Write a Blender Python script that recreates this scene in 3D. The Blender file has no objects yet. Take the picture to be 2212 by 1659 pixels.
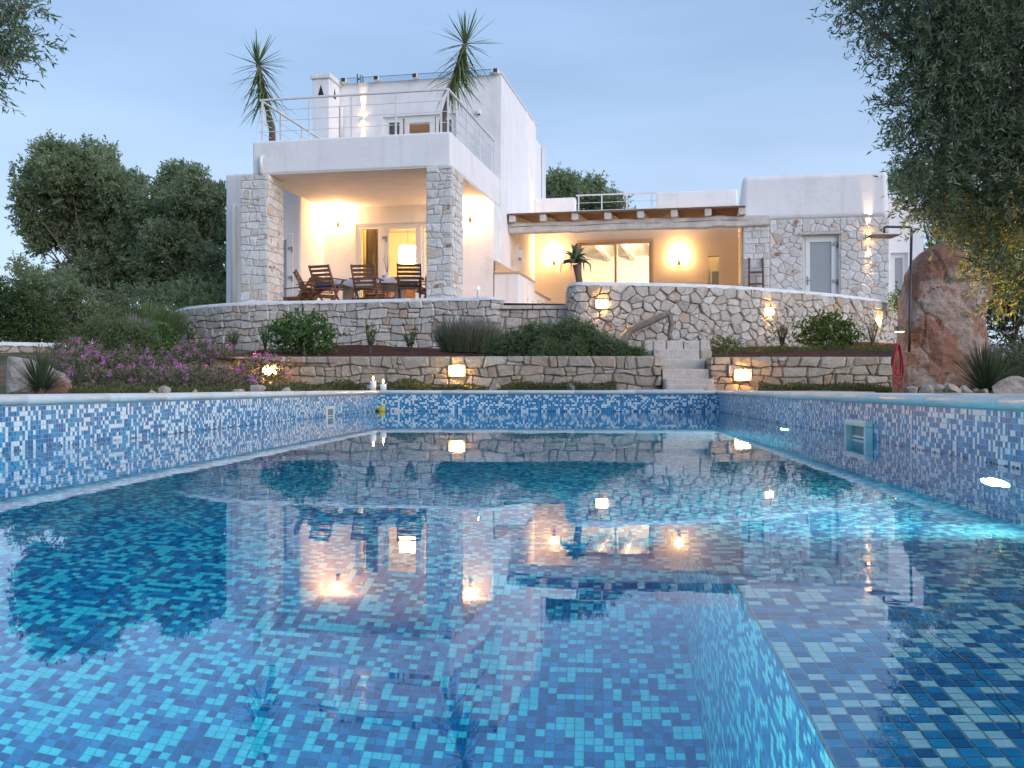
import bpy, math, random
import numpy as np
from mathutils import Vector, Matrix

random.seed(11)
rng = np.random.default_rng(11)
SC = bpy.context.scene
COL = SC.collection

# ------------------------------------------------------------------ camera
F, CX, HY, CZ = 2180.0, 1106.0, 837.5, 0.32      # focal length, centre column, horizon row, lens height (measured on a 2212 px wide view)
cam_d = bpy.data.cameras.new("camera")
cam_d.sensor_width = 36.0
cam_d.lens = 36.0 * F / 2212.0
cam_d.shift_y = 8.0 / 2212.0
cam_d.clip_start = 0.02
cam_d.clip_end = 3000
cam = bpy.data.objects.new("camera", cam_d)
cam.location = (0, 0, CZ)
cam.rotation_euler = (math.radians(90), 0, 0)
COL.objects.link(cam)
SC.camera = cam

# ------------------------------------------------------------------ world, sun, exposure
SUN_AZ, SUN_EL = 132.0, 14.0                       # degrees right of the view axis, above the horizon: a soft glow behind the camera's right shoulder
world = bpy.data.worlds.new("World")
SC.world = world
world.use_nodes = True
wn = world.node_tree
wn.nodes.clear()
w_out = wn.nodes.new("ShaderNodeOutputWorld")
w_bg = wn.nodes.new("ShaderNodeBackground")
w_sky = wn.nodes.new("ShaderNodeTexSky")
w_sky.sky_type = 'NISHITA'
w_sky.sun_disc = False
w_sky.sun_elevation = math.radians(SUN_EL)
w_sky.sun_rotation = math.radians(SUN_AZ)
w_sky.altitude = 0
w_sky.air_density = 1.0
w_sky.dust_density = 0.6
w_sky.ozone_density = 3.0
# a thin veil of high cloud evens the dusk sky out
w_tc = wn.nodes.new("ShaderNodeTexCoord")
w_map = wn.nodes.new("ShaderNodeMapping"); w_map.inputs['Scale'].default_value = (1.0, 1.0, 5.0)
w_nz = wn.nodes.new("ShaderNodeTexNoise"); w_nz.inputs['Scale'].default_value = 1.6; w_nz.inputs['Detail'].default_value = 5
w_rmp = wn.nodes.new("ShaderNodeMapRange")
w_rmp.inputs['From Min'].default_value = 0.38; w_rmp.inputs['From Max'].default_value = 0.72
w_rmp.inputs['To Min'].default_value = 0.50; w_rmp.inputs['To Max'].default_value = 0.76
w_mix = wn.nodes.new("ShaderNodeMix"); w_mix.data_type = 'RGBA'
w_veil = (4.3, 6.3, 9.6, 1)
w_sep = wn.nodes.new("ShaderNodeSeparateXYZ")
w_el = wn.nodes.new("ShaderNodeMapRange"); w_el.interpolation_type = 'SMOOTHSTEP'
w_el.inputs['From Min'].default_value = -0.02; w_el.inputs['From Max'].default_value = 0.42
w_vmix = wn.nodes.new("ShaderNodeMix"); w_vmix.data_type = 'RGBA'
w_vmix.inputs[6].default_value = (7.6, 9.2, 11.6, 1)      # pale haze along the horizon
w_vmix.inputs[7].default_value = w_veil
wn.links.new(w_tc.outputs['Generated'], w_sep.inputs['Vector'])
wn.links.new(w_sep.outputs['Z'], w_el.inputs['Value'])
wn.links.new(w_el.outputs['Result'], w_vmix.inputs[0])
wn.links.new(w_vmix.outputs[2], w_mix.inputs[7])
wn.links.new(w_tc.outputs['Generated'], w_map.inputs['Vector'])
wn.links.new(w_map.outputs['Vector'], w_nz.inputs['Vector'])
wn.links.new(w_nz.outputs['Fac'], w_rmp.inputs['Value'])
wn.links.new(w_rmp.outputs['Result'], w_mix.inputs[0])
wn.links.new(w_sky.outputs['Color'], w_mix.inputs[6])
wn.links.new(w_mix.outputs[2], w_bg.inputs['Color'])
w_bg.inputs['Strength'].default_value = 0.068
wn.links.new(w_bg.outputs['Background'], w_out.inputs['Surface'])

sun_d = bpy.data.lights.new("sun", 'SUN')
sun_d.energy = 1.5
sun_d.angle = math.radians(60)
sun_d.color = (1.0, 0.93, 0.97)
sun = bpy.data.objects.new("sun", sun_d)
_el, _az = math.radians(SUN_EL), math.radians(SUN_AZ)
_dir = Vector((math.sin(_az) * math.cos(_el), math.cos(_az) * math.cos(_el), math.sin(_el)))
sun.rotation_euler = (-_dir).to_track_quat('-Z', 'Y').to_euler()
sun.location = (30, 10, 20)
COL.objects.link(sun)

SC.view_settings.view_transform = 'Standard'
SC.view_settings.look = 'None'
SC.view_settings.exposure = 0.82
SC.view_settings.gamma = 1.0
SC.view_settings.use_curve_mapping = False
SC.render.engine = 'CYCLES'
cy = SC.cycles
cy.max_bounces = 10
cy.diffuse_bounces = 4
cy.glossy_bounces = 4
cy.transmission_bounces = 8
cy.transparent_max_bounces = 12
cy.caustics_refractive = True
cy.caustics_reflective = False
cy.blur_glossy = 0.5
cy.sample_clamp_indirect = 6.0
cy.use_denoising = True

# ------------------------------------------------------------------ pixel and house frames
def P(x, y, D):
    return Vector(((x - CX) / F * D, D, CZ + (HY - y) / F * D))
def zat(y, D):
    return CZ + (HY - y) / F * D
def PZ(x, y, z):
    return P(x, y, (z - CZ) * F / (HY - y))

AL = math.radians(11.3)
CA, SA = math.cos(AL), math.sin(AL)
OX, OY = -1.27, 21.0
FL = 2.05                                            # terrace floor level
def hw(u, v, z=0.0):
    return Vector((OX + u * CA + v * SA, OY - u * SA + v * CA, z))
def u_at(x, v):
    s = (x - CX) / F
    return (s * (OY + v * CA) - OX - v * SA) / (CA + s * SA)
def v_at(x, u):
    s = (x - CX) / F
    return (s * (OY - u * SA) - OX - u * CA) / (SA - s * CA)
def zh(u, v, y):
    return zat(y, OY - u * SA + v * CA)

# ------------------------------------------------------------------ objects
def tag(o, label=None, cat=None, group=None, kind=None):
    if label: o['label'] = label
    if cat: o['category'] = cat
    if group: o['group'] = group
    if kind: o['kind'] = kind
    return o
def thing(name, label, cat, loc=(0, 0, 0), rotz=0.0, group=None):
    o = bpy.data.objects.new(name, None)
    o.empty_display_size = 0.2
    o.location = loc
    o.rotation_euler = (0, 0, rotz)
    COL.objects.link(o)
    return tag(o, label, cat, group)
def link_mesh(name, me, mat, parent=None, loc=None):
    if mat is not None and not me.materials:
        me.materials.append(mat)
    o = bpy.data.objects.new(name, me)
    COL.objects.link(o)
    if parent is not None: o.parent = parent
    if loc is not None: o.location = loc
    return o
def copy_tree(o, parent=None):
    c = o.copy()
    COL.objects.link(c)
    c.parent = parent
    for ch in list(o.children):
        copy_tree(ch, c)
    return c
def np_mesh(name, verts, faces_flat, sizes, face_attr=None):
    me = bpy.data.meshes.new(name)
    nv, nf = len(verts), len(sizes)
    me.vertices.add(nv)
    me.vertices.foreach_set('co', np.asarray(verts, dtype=np.float32).ravel())
    me.loops.add(len(faces_flat))
    me.loops.foreach_set('vertex_index', np.asarray(faces_flat, dtype=np.int32))
    me.polygons.add(nf)
    starts = np.concatenate(([0], np.cumsum(sizes)[:-1])).astype(np.int32)
    me.polygons.foreach_set('loop_start', starts)
    me.polygons.foreach_set('loop_total', np.asarray(sizes, dtype=np.int32))
    if face_attr is not None:
        a = me.attributes.new('tone', 'FLOAT', 'FACE')
        a.data.foreach_set('value', np.asarray(face_attr, dtype=np.float32))
    sf_ = me.attributes.new('sharp_face', 'BOOLEAN', 'FACE')
    sf_.data.foreach_set('value', np.ones(nf, dtype=bool))
    me.update(calc_edges=True)
    return me

class MB:
    def __init__(s):
        s.v, s.f = [], []
    def add(s, verts, faces):
        n = len(s.v)
        s.v += [tuple(p) for p in verts]
        s.f += [tuple(i + n for i in f) for f in faces]
        return s
    def box(s, x0, x1, y0, y1, z0, z1):
        v = [(x, y, z) for z in (z0, z1) for y in (y0, y1) for x in (x0, x1)]
        return s.add(v, [(0, 2, 3, 1), (4, 5, 7, 6), (0, 1, 5, 4), (2, 6, 7, 3), (0, 4, 6, 2), (1, 3, 7, 5)])
    def prism(s, poly, z0, z1):
        n = len(poly)
        a = sum(poly[i][0] * poly[(i + 1) % n][1] - poly[(i + 1) % n][0] * poly[i][1] for i in range(n))
        if a < 0: poly = poly[::-1]
        v = [(p[0], p[1], z0) for p in poly] + [(p[0], p[1], z1) for p in poly]
        f = [tuple(range(n))[::-1], tuple(range(n, 2 * n))]
        f += [(i, (i + 1) % n, n + (i + 1) % n, n + i) for i in range(n)]
        return s.add(v, f)
    def tube(s, pts, rad, n=8, cap=True):
        pts = [Vector(p) for p in pts]
        if not hasattr(rad, '__len__'): rad = [rad] * len(pts)
        v, f = [], []
        t0 = (pts[1] - pts[0]).normalized()
        ref = Vector((0, 0, 1)) if abs(t0.z) < 0.9 else Vector((1, 0, 0))
        sx = t0.cross(ref).normalized()
        for i, p in enumerate(pts):
            t = (pts[min(i + 1, len(pts) - 1)] - pts[max(i - 1, 0)]).normalized()
            sx = (sx - t * sx.dot(t)).normalized()
            sy = t.cross(sx)
            for k in range(n):
                a = 2 * math.pi * k / n
                v.append(p + sx * (math.cos(a) * rad[i]) + sy * (math.sin(a) * rad[i]))
        for i in range(len(pts) - 1):
            for k in range(n):
                a, b = i * n + k, i * n + (k + 1) % n
                f.append((a, b, b + n, a + n))
        if cap:
            f.append(tuple(range(n))[::-1])
            f.append(tuple(range((len(pts) - 1) * n, len(pts) * n)))
        return s.add(v, f)
    def bar(s, a, b, w, h, up=(0, 0, 1)):
        a, b = Vector(a), Vector(b)
        t = (b - a).normalized()
        up = Vector(up)
        if abs(t.dot(up)) > 0.99: up = Vector((0, 1, 0))
        sx = t.cross(up).normalized() * (w / 2)
        sy = sx.cross(t).normalized() * (h / 2)
        v = [p + i * sx + j * sy for p in (a, b) for j in (-1, 1) for i in (-1, 1)]
        return s.add(v, [(0, 1, 3, 2), (4, 6, 7, 5), (0, 4, 5, 1), (2, 3, 7, 6), (0, 2, 6, 4), (1, 5, 7, 3)])
    def lathe(s, prof, n=20, c=(0, 0, 0), arc=2 * math.pi, a0=0.0):
        v, f = [], []
        full = abs(arc - 2 * math.pi) < 1e-6
        m = n if full else n + 1
        for r, z in prof:
            for k in range(m):
                a = a0 + arc * k / n
                v.append((c[0] + r * math.cos(a), c[1] + r * math.sin(a), c[2] + z))
        for i in range(len(prof) - 1):
            for k in range(n):
                k2 = (k + 1) % m
                f.append((i * m + k, i * m + k2, (i + 1) * m + k2, (i + 1) * m + k))
        return s.add(v, f)
    def build(s, name, mat, parent=None, loc=None, smooth=False, bevel=0.0, seg=2):
        me = bpy.data.meshes.new(name)
        me.from_pydata(s.v, [], s.f)
        me.update()
        if smooth:
            me.polygons.foreach_set('use_smooth', [True] * len(me.polygons))
        o = link_mesh(name, me, mat, parent, loc)
        if bevel:
            m = o.modifiers.new('bevel', 'BEVEL')
            m.width = bevel; m.segments = seg; m.limit_method = 'ANGLE'; m.angle_limit = math.radians(40)
        return o
def box(name, mat, parent, x0, x1, y0, y1, z0, z1, bevel=0.0, seg=2):
    return MB().box(x0, x1, y0, y1, z0, z1).build(name, mat, parent, bevel=bevel, seg=seg)
def wall_with_holes(mb, u0, u1, v0, v1, z0, z1, holes):
    """boxes of a wall in the u-z plane round rectangular holes (ua, ub, za, zb), left to right"""
    u = u0
    for ua, ub, za, zb in holes:
        if ua > u: mb.box(u, ua, v0, v1, z0, z1)
        if za > z0: mb.box(ua, ub, v0, v1, z0, za)
        if zb < z1: mb.box(ua, ub, v0, v1, zb, z1)
        u = ub
    if u < u1: mb.box(u, u1, v0, v1, z0, z1)
    return mb

# ------------------------------------------------------------------ materials
def new_mat(name):
    m = bpy.data.materials.new(name)
    m.use_nodes = True
    nt = m.node_tree
    b = nt.nodes['Principled BSDF']
    return m, nt, b
def nd(nt, typ, **kw):
    n = nt.nodes.new(typ)
    for k, v in kw.items():
        if k in n.inputs: n.inputs[k].default_value = v
        else: setattr(n, k, v)
    return n
def ramp(nt, stops, interp='LINEAR'):
    n = nt.nodes.new('ShaderNodeValToRGB')
    cr = n.color_ramp
    cr.interpolation = interp
    while len(cr.elements) < len(stops): cr.elements.new(0.5)
    for e, (p, c) in zip(cr.elements, stops):
        e.position = p
        e.color = (*c, 1) if len(c) == 3 else c
    return n
def mat_simple(name, col, rough=0.6, var=0.12, scale=6.0, bump=0.0, bscale=60.0, metal=0.0, spec=0.5, stain=None, streak=False):
    m, nt, b = new_mat(name)
    tc = nd(nt, 'ShaderNodeTexCoord')
    n1 = nd(nt, 'ShaderNodeTexNoise', Scale=scale, Detail=6.0, Roughness=0.6)
    nt.links.new(tc.outputs['Object'], n1.inputs['Vector'])
    lo = tuple(c * (1 - var) for c in col); hi = tuple(min(1, c * (1 + var)) for c in col)
    r = ramp(nt, [(0.3, lo), (0.7, hi)])
    nt.links.new(n1.outputs['Fac'], r.inputs['Fac'])
    out = r.outputs['Color']
    if stain:
        n3 = nd(nt, 'ShaderNodeTexNoise', Scale=stain[1], Detail=8.0, Roughness=0.7)
        nt.links.new(tc.outputs['Object'], n3.inputs['Vector'])
        mr = nd(nt, 'ShaderNodeMapRange'); mr.inputs['From Min'].default_value = stain[2]; mr.inputs['From Max'].default_value = stain[3]
        nt.links.new(n3.outputs['Fac'], mr.inputs['Value'])
        mx = nd(nt, 'ShaderNodeMix', data_type='RGBA'); mx.inputs[7].default_value = (*stain[0], 1)
        nt.links.new(mr.outputs['Result'], mx.inputs[0]); nt.links.new(out, mx.inputs[6])
        out = mx.outputs[2]
    if streak:                                        # faint rain marks running down the wall
        mp = nd(nt, 'ShaderNodeMapping'); mp.inputs['Scale'].default_value = (5.0, 5.0, 0.35)
        n4 = nd(nt, 'ShaderNodeTexNoise', Scale=1.0, Detail=5.0)
        nt.links.new(tc.outputs['Object'], mp.inputs['Vector']); nt.links.new(mp.outputs['Vector'], n4.inputs['Vector'])
        mr2 = nd(nt, 'ShaderNodeMapRange'); mr2.inputs['From Min'].default_value = 0.55; mr2.inputs['From Max'].default_value = 0.85; mr2.inputs['To Max'].default_value = 0.45
        nt.links.new(n4.outputs['Fac'], mr2.inputs['Value'])
        mx2 = nd(nt, 'ShaderNodeMix', data_type='RGBA'); mx2.inputs[7].default_value = (0.55, 0.53, 0.50, 1)
        nt.links.new(mr2.outputs['Result'], mx2.inputs[0]); nt.links.new(out, mx2.inputs[6])
        out = mx2.outputs[2]
    nt.links.new(out, b.inputs['Base Color'])
    b.inputs['Roughness'].default_value = rough
    b.inputs['Metallic'].default_value = metal
    b.inputs['Specular IOR Level'].default_value = spec
    if bump:
        n2 = nd(nt, 'ShaderNodeTexNoise', Scale=bscale, Detail=5.0)
        nt.links.new(tc.outputs['Object'], n2.inputs['Vector'])
        bp = nd(nt, 'ShaderNodeBump', Strength=bump, Distance=0.02)
        nt.links.new(n2.outputs['Fac'], bp.inputs['Height'])
        nt.links.new(bp.outputs['Normal'], b.inputs['Normal'])
    return m
def mat_emit(name, col, strength):
    m, nt, b = new_mat(name)
    b.inputs['Base Color'].default_value = (*col, 1)
    b.inputs['Emission Color'].default_value = (*col, 1)
    b.inputs['Emission Strength'].default_value = strength
    return m
def mat_stone(name, stops, rust=0.62, rustcol=(0.30, 0.12, 0.05), lichen=(0.15, 0.145, 0.13), lich=0.57, bump=0.9):
    """natural stone: each stone has its own shade, with lichen and rust patches"""
    m, nt, b = new_mat(name)
    tc = nd(nt, 'ShaderNodeTexCoord'); oi = nd(nt, 'ShaderNodeObjectInfo')
    off = nd(nt, 'ShaderNodeVectorMath', operation='SCALE'); off.inputs[0].default_value = (37, 91, 53)
    nt.links.new(oi.outputs['Random'], off.inputs['Scale'])
    vec = nd(nt, 'ShaderNodeVectorMath', operation='ADD')
    nt.links.new(tc.outputs['Object'], vec.inputs[0]); nt.links.new(off.outputs['Vector'], vec.inputs[1])
    r = ramp(nt, stops)
    nt.links.new(oi.outputs['Random'], r.inputs['Fac'])
    def patch(src, scale, lo, hi, col, amount=1.0, rough=0.7):
        n = nd(nt, 'ShaderNodeTexNoise', Scale=scale, Detail=8.0, Roughness=rough)
        nt.links.new(vec.outputs['Vector'], n.inputs['Vector'])
        mr = nd(nt, 'ShaderNodeMapRange'); mr.inputs['From Min'].default_value = lo; mr.inputs['From Max'].default_value = hi
        mr.inputs['To Max'].default_value = amount
        nt.links.new(n.outputs['Fac'], mr.inputs['Value'])
        mx = nd(nt, 'ShaderNodeMix', data_type='RGBA'); mx.inputs[7].default_value = (*col, 1)
        nt.links.new(mr.outputs['Result'], mx.inputs[0]); nt.links.new(src, mx.inputs[6])
        return mx.outputs[2]
    out = patch(r.outputs['Color'], 9.0, 0.45, 0.75, tuple(c * 0.55 for c in stops[1][1]), 0.7)
    out = patch(out, 42.0, 0.52, 0.68, tuple(c * 0.42 for c in stops[1][1]), 0.55)
    out = patch(out, 3.2, lich, lich + 0.12, lichen, 0.8)
    out = patch(out, 2.6, rust, rust + 0.06, rustcol, 0.9, 0.6)
    nt.links.new(out, b.inputs['Base Color'])
    b.inputs['Roughness'].default_value = 0.9
    b.inputs['Specular IOR Level'].default_value = 0.2
    n2 = nd(nt, 'ShaderNodeTexNoise', Scale=22.0, Detail=8.0, Roughness=0.65)
    nt.links.new(vec.outputs['Vector'], n2.inputs['Vector'])
    bp = nd(nt, 'ShaderNodeBump', Strength=bump, Distance=0.03)
    nt.links.new(n2.outputs['Fac'], bp.inputs['Height'])
    nt.links.new(bp.outputs['Normal'], b.inputs['Normal'])
    return m
def mat_leaf(name, stops, rough=0.55, spec=0.35, trans=0.25):
    m, nt, b = new_mat(name)
    at = nd(nt, 'ShaderNodeAttribute', attribute_name='tone')
    r = ramp(nt, stops)
    nt.links.new(at.outputs['Fac'], r.inputs['Fac'])
    nt.links.new(r.outputs['Color'], b.inputs['Base Color'])
    b.inputs['Roughness'].default_value = rough
    b.inputs['Specular IOR Level'].default_value = spec
    if trans:
        tr = nd(nt, 'ShaderNodeBsdfTranslucent')
        nt.links.new(r.outputs['Color'], tr.inputs['Color'])
        ms = nd(nt, 'ShaderNodeMixShader'); ms.inputs[0].default_value = trans
        nt.links.new(b.outputs['BSDF'], ms.inputs[1]); nt.links.new(tr.outputs['BSDF'], ms.inputs[2])
        nt.links.new(ms.outputs['Shader'], nt.nodes['Material Output'].inputs['Surface'])
    return m
def mat_glass(name, tint=(1, 1, 1)):
    m, nt, b = new_mat(name)
    nt.nodes.remove(b)
    tr = nd(nt, 'ShaderNodeBsdfTransparent'); tr.inputs['Color'].default_value = (*tint, 1)
    gl = nd(nt, 'ShaderNodeBsdfGlossy', Roughness=0.02)
    fr = nd(nt, 'ShaderNodeFresnel', IOR=1.5)
    ms = nd(nt, 'ShaderNodeMixShader')
    nt.links.new(fr.outputs['Fac'], ms.inputs[0])
    nt.links.new(tr.outputs['BSDF'], ms.inputs[1]); nt.links.new(gl.outputs['BSDF'], ms.inputs[2])
    nt.links.new(ms.outputs['Shader'], nt.nodes['Material Output'].inputs['Surface'])
    return m

M = {}
M['plaster'] = mat_simple('white_plaster', (0.82, 0.81, 0.81), 0.85, 0.045, 1.3, 0.30, 11, spec=0.2, stain=((0.60, 0.58, 0.56), 0.9, 0.56, 0.9), streak=True)
M['ceiling'] = mat_simple('plaster_ceiling', (0.80, 0.76, 0.70), 0.85, 0.07, 2.0, 0.25, 14, spec=0.2)
M['cream'] = mat_simple('cream_plaster', (0.74, 0.66, 0.54), 0.85, 0.04, 1.3, 0.08, 28, spec=0.2)
M['limewash'] = mat_simple('limewash', (0.72, 0.72, 0.71), 0.9, 0.10, 5, 0.5, 25, spec=0.2, stain=((0.40, 0.39, 0.37), 4.0, 0.58, 0.8))
M['frame'] = mat_simple('white_frame', (0.78, 0.77, 0.75), 0.35, 0.02, 3)
M['tanframe'] = mat_simple('beige_frame', (0.60, 0.47, 0.34), 0.4, 0.03, 3)
M['metal'] = mat_simple('white_metal', (0.72, 0.72, 0.72), 0.35, 0.03, 4)
M['steel'] = mat_simple('steel', (0.35, 0.36, 0.38), 0.35, 0.05, 6, metal=0.9)
M['darkmetal'] = mat_simple('dark_metal', (0.06, 0.065, 0.07), 0.4, 0.1, 6, metal=0.6)
M['black'] = mat_simple('black', (0.015, 0.015, 0.017), 0.6, 0.2, 6)
M['glass'] = mat_glass('window_glass')
M['roofglass'] = mat_glass('pale_glass', (0.86, 0.92, 0.95))
M['blind'] = mat_simple('grey_blind', (0.34, 0.36, 0.38), 0.25, 0.02, 2)
M['counter'] = mat_simple('tan_worktop', (0.50, 0.36, 0.24), 0.6, 0.1, 12)
M['whitewood'] = mat_simple('whitewashed_wood', (0.62, 0.57, 0.52), 0.8, 0.18, 4, 0.5, 30, stain=((0.34, 0.27, 0.22), 6.0, 0.58, 0.78))
M['reed'] = mat_simple('reed_mat', (0.26, 0.15, 0.08), 0.85, 0.35, 20, 0.5, 40)
M['teak'] = mat_simple('teak', (0.21, 0.105, 0.062), 0.5, 0.25, 14, 0.15, 60)
M['ladder'] = mat_simple('brown_wood', (0.11, 0.055, 0.035), 0.7, 0.25, 14)
M['cloth'] = mat_simple('white_cloth', (0.72, 0.72, 0.78), 0.9, 0.03, 6)
M['bluecloth'] = mat_simple('blue_cloth', (0.03, 0.07, 0.22), 0.9, 0.1, 12)
M['creamcloth'] = mat_simple('cream_cloth', (0.55, 0.52, 0.44), 0.9, 0.1, 12)
M['browncloth'] = mat_simple('brown_cloth', (0.15, 0.12, 0.10), 0.9, 0.1, 12)
M['curtain'] = mat_simple('curtain', (0.36, 0.26, 0.13), 0.9, 0.1, 4)
M['greycurtain'] = mat_simple('grey_curtain', (0.22, 0.22, 0.25), 0.9, 0.1, 4)
M['wax'] = mat_simple('candle_wax', (0.80, 0.76, 0.72), 0.5, 0.03, 4)
M['bark'] = mat_simple('olive_bark', (0.13, 0.105, 0.08), 0.9, 0.3, 9, 0.8, 25)
M['drift'] = mat_simple('driftwood', (0.22, 0.19, 0.16), 0.9, 0.35, 14, 0.9, 40)
M['palmbark'] = mat_simple('yucca_bark', (0.15, 0.10, 0.075), 0.9, 0.3, 18, 0.8, 40)
M['soil'] = mat_simple('red_soil', (0.085, 0.040, 0.028), 0.95, 0.35, 9, 1.0, 45, spec=0.1)
M['earth'] = mat_simple('dry_earth', (0.16, 0.115, 0.075), 0.95, 0.35, 2.5, 0.9, 18, spec=0.1, stain=((0.07, 0.09, 0.035), 0.6, 0.48, 0.62))
M['paving'] = mat_simple('pale_paving', (0.52, 0.45, 0.38), 0.8, 0.12, 5, 0.4, 40, stain=((0.30, 0.24, 0.19), 5, 0.6, 0.8))
M['pebble'] = mat_simple('white_gravel', (0.66, 0.66, 0.67), 0.85, 0.25, 60, 0.8, 90)
M['coping'] = mat_simple('pale_marble', (0.60, 0.60, 0.60), 0.42, 0.10, 7, 0.25, 60, stain=((0.36, 0.35, 0.33), 9, 0.60, 0.78))
M['stepstone'] = mat_simple('step_limestone', (0.56, 0.50, 0.44), 0.85, 0.14, 10, 0.7, 40, stain=((0.24, 0.17, 0.12), 7, 0.58, 0.74))
M['mortar'] = mat_simple('dark_joint', (0.30, 0.26, 0.22), 0.95, 0.3, 12, spec=0.1)
M['palemortar'] = mat_simple('pale_mortar', (0.56, 0.52, 0.48), 0.95, 0.12, 12, spec=0.1)
M['rubble'] = mat_stone('rubble_limestone', [(0.0, (0.68, 0.64, 0.58)), (0.30, (0.62, 0.57, 0.50)), (0.50, (0.48, 0.44, 0.39)), (0.74, (0.65, 0.59, 0.52)), (0.88, (0.54, 0.39, 0.28)), (0.93, (0.60, 0.55, 0.48)), (1.0, (0.70, 0.66, 0.60))], rust=0.64)
M['lowrubble'] = mat_stone('tan_rubble', [(0.0, (0.56, 0.50, 0.42)), (0.30, (0.50, 0.42, 0.33)), (0.55, (0.40, 0.33, 0.25)), (0.78, (0.54, 0.47, 0.38)), (0.90, (0.44, 0.28, 0.19)), (1.0, (0.60, 0.56, 0.50))], rust=0.66)
M['whitestone'] = mat_stone('white_ashlar', [(0.0, (0.78, 0.77, 0.75)), (0.40, (0.72, 0.70, 0.67)), (0.78, (0.66, 0.63, 0.58)), (0.88, (0.62, 0.47, 0.34)), (0.91, (0.70, 0.67, 0.62)), (1.0, (0.80, 0.79, 0.77))], rust=0.61, lich=0.66, bump=0.7)
M['boulder'] = mat_stone('red_boulder', [(0.0, (0.43, 0.31, 0.25)), (0.5, (0.43, 0.31, 0.25)), (1.0, (0.43, 0.31, 0.25))], rust=0.47, rustcol=(0.29, 0.14, 0.09), lichen=(0.48, 0.42, 0.39), lich=0.50, bump=1.0)
M['rock'] = mat_stone('pale_rock', [(0.0, (0.52, 0.48, 0.43)), (0.5, (0.44, 0.37, 0.30)), (1.0, (0.56, 0.52, 0.48))], rust=0.60, bump=0.9)
M['hose'] = mat_simple('red_hose', (0.34, 0.03, 0.04), 0.45, 0.1, 10)
M['yellow'] = mat_simple('yellow_plastic', (0.55, 0.40, 0.02), 0.5, 0.05, 6)
M['plastic'] = mat_simple('white_plastic', (0.66, 0.66, 0.62), 0.4, 0.04, 4)
M['teal'] = mat_simple('skimmer_inside', (0.16, 0.24, 0.23), 0.6, 0.1, 6)
M['pipe'] = mat_simple('black_pipe', (0.02, 0.02, 0.02), 0.5, 0.1, 6)
M['olive'] = mat_leaf('olive_leaves', [(0.0, (0.16, 0.22, 0.11)), (0.5, (0.26, 0.33, 0.17)), (1.0, (0.40, 0.45, 0.28))], trans=0.5)
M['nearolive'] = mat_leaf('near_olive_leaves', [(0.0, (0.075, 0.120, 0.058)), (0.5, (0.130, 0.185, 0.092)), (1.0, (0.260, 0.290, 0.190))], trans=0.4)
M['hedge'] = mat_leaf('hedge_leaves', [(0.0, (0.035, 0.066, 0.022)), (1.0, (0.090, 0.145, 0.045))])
M['shrub'] = mat_leaf('shrub_leaves', [(0.0, (0.045, 0.110, 0.030)), (1.0, (0.120, 0.220, 0.060))])
M['lime'] = mat_leaf('yellowgreen_leaves', [(0.0, (0.075, 0.120, 0.020)), (1.0, (0.170, 0.220, 0.040))])
M['rosemary'] = mat_leaf('rosemary_leaves', [(0.0, (0.090, 0.140, 0.055)), (0.8, (0.185, 0.240, 0.105)), (1.0, (0.24, 0.26, 0.13))])
M['lavender'] = mat_leaf('lavender_stalks', [(0.0, (0.14, 0.17, 0.09)), (0.6, (0.24, 0.26, 0.16)), (0.8, (0.25, 0.23, 0.24)), (1.0, (0.27, 0.23, 0.30))])
M['spike'] = mat_leaf('grey_green_blades', [(0.0, (0.050, 0.080, 0.040)), (0.75, (0.100, 0.140, 0.075)), (1.0, (0.26, 0.21, 0.14))])
M['yucca'] = mat_leaf('yucca_blades', [(0.0, (0.095, 0.160, 0.055)), (0.8, (0.205, 0.275, 0.105)), (1.0, (0.27, 0.25, 0.12))])
M['agave'] = mat_simple('agave_leaf', (0.085, 0.13, 0.07), 0.5, 0.2, 5)
M['deadleaf'] = mat_simple('withered_leaf', (0.14, 0.09, 0.06), 0.8, 0.2, 8)
M['mat_green'] = mat_leaf('ground_cover', [(0.0, (0.045, 0.065, 0.020)), (0.7, (0.105, 0.130, 0.040)), (1.0, (0.20, 0.17, 0.08))])
M['gera'] = mat_leaf('bedding_leaves', [(0.0, (0.070, 0.105, 0.045)), (0.6, (0.150, 0.165, 0.085)), (1.0, (0.32, 0.23, 0.18))])
M['pink'] = mat_leaf('pink_petals', [(0.0, (0.52, 0.14, 0.42)), (1.0, (0.68, 0.32, 0.60))], trans=0.3)
M['whitepetal'] = mat_leaf('pale_petals', [(0.0, (0.5, 0.45, 0.58)), (1.0, (0.65, 0.6, 0.7))])
def mat_bulb():
    """frosted diffuser, hottest in front of the bulb"""
    m, nt, b = new_mat('warm_lamp')
    tc = nd(nt, 'ShaderNodeTexCoord')
    mp = nd(nt, 'ShaderNodeMapping'); mp.inputs['Scale'].default_value = (9.0, 4.0, 14.0)
    gr = nd(nt, 'ShaderNodeTexGradient', gradient_type='SPHERICAL')
    mr = nd(nt, 'ShaderNodeMapRange'); mr.inputs['To Min'].default_value = 50.0; mr.inputs['To Max'].default_value = 700.0
    nt.links.new(tc.outputs['Object'], mp.inputs['Vector']); nt.links.new(mp.outputs['Vector'], gr.inputs['Vector'])
    nt.links.new(gr.outputs['Fac'], mr.inputs['Value'])
    b.inputs['Base Color'].default_value = (0.8, 0.5, 0.2, 1)
    b.inputs['Emission Color'].default_value = (1.0, 0.50, 0.10, 1)
    nt.links.new(mr.outputs['Result'], b.inputs['Emission Strength'])
    return m
M['lamp'] = mat_bulb()
M['sconce'] = mat_emit('warm_sconce', (1.0, 0.56, 0.25), 210.0)
M['uplight'] = mat_emit('sconce_opening', (1.0, 0.58, 0.27), 1500.0)
M['sconce2'] = mat_emit('amber_sconce', (1.0, 0.58, 0.25), 140.0)
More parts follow.
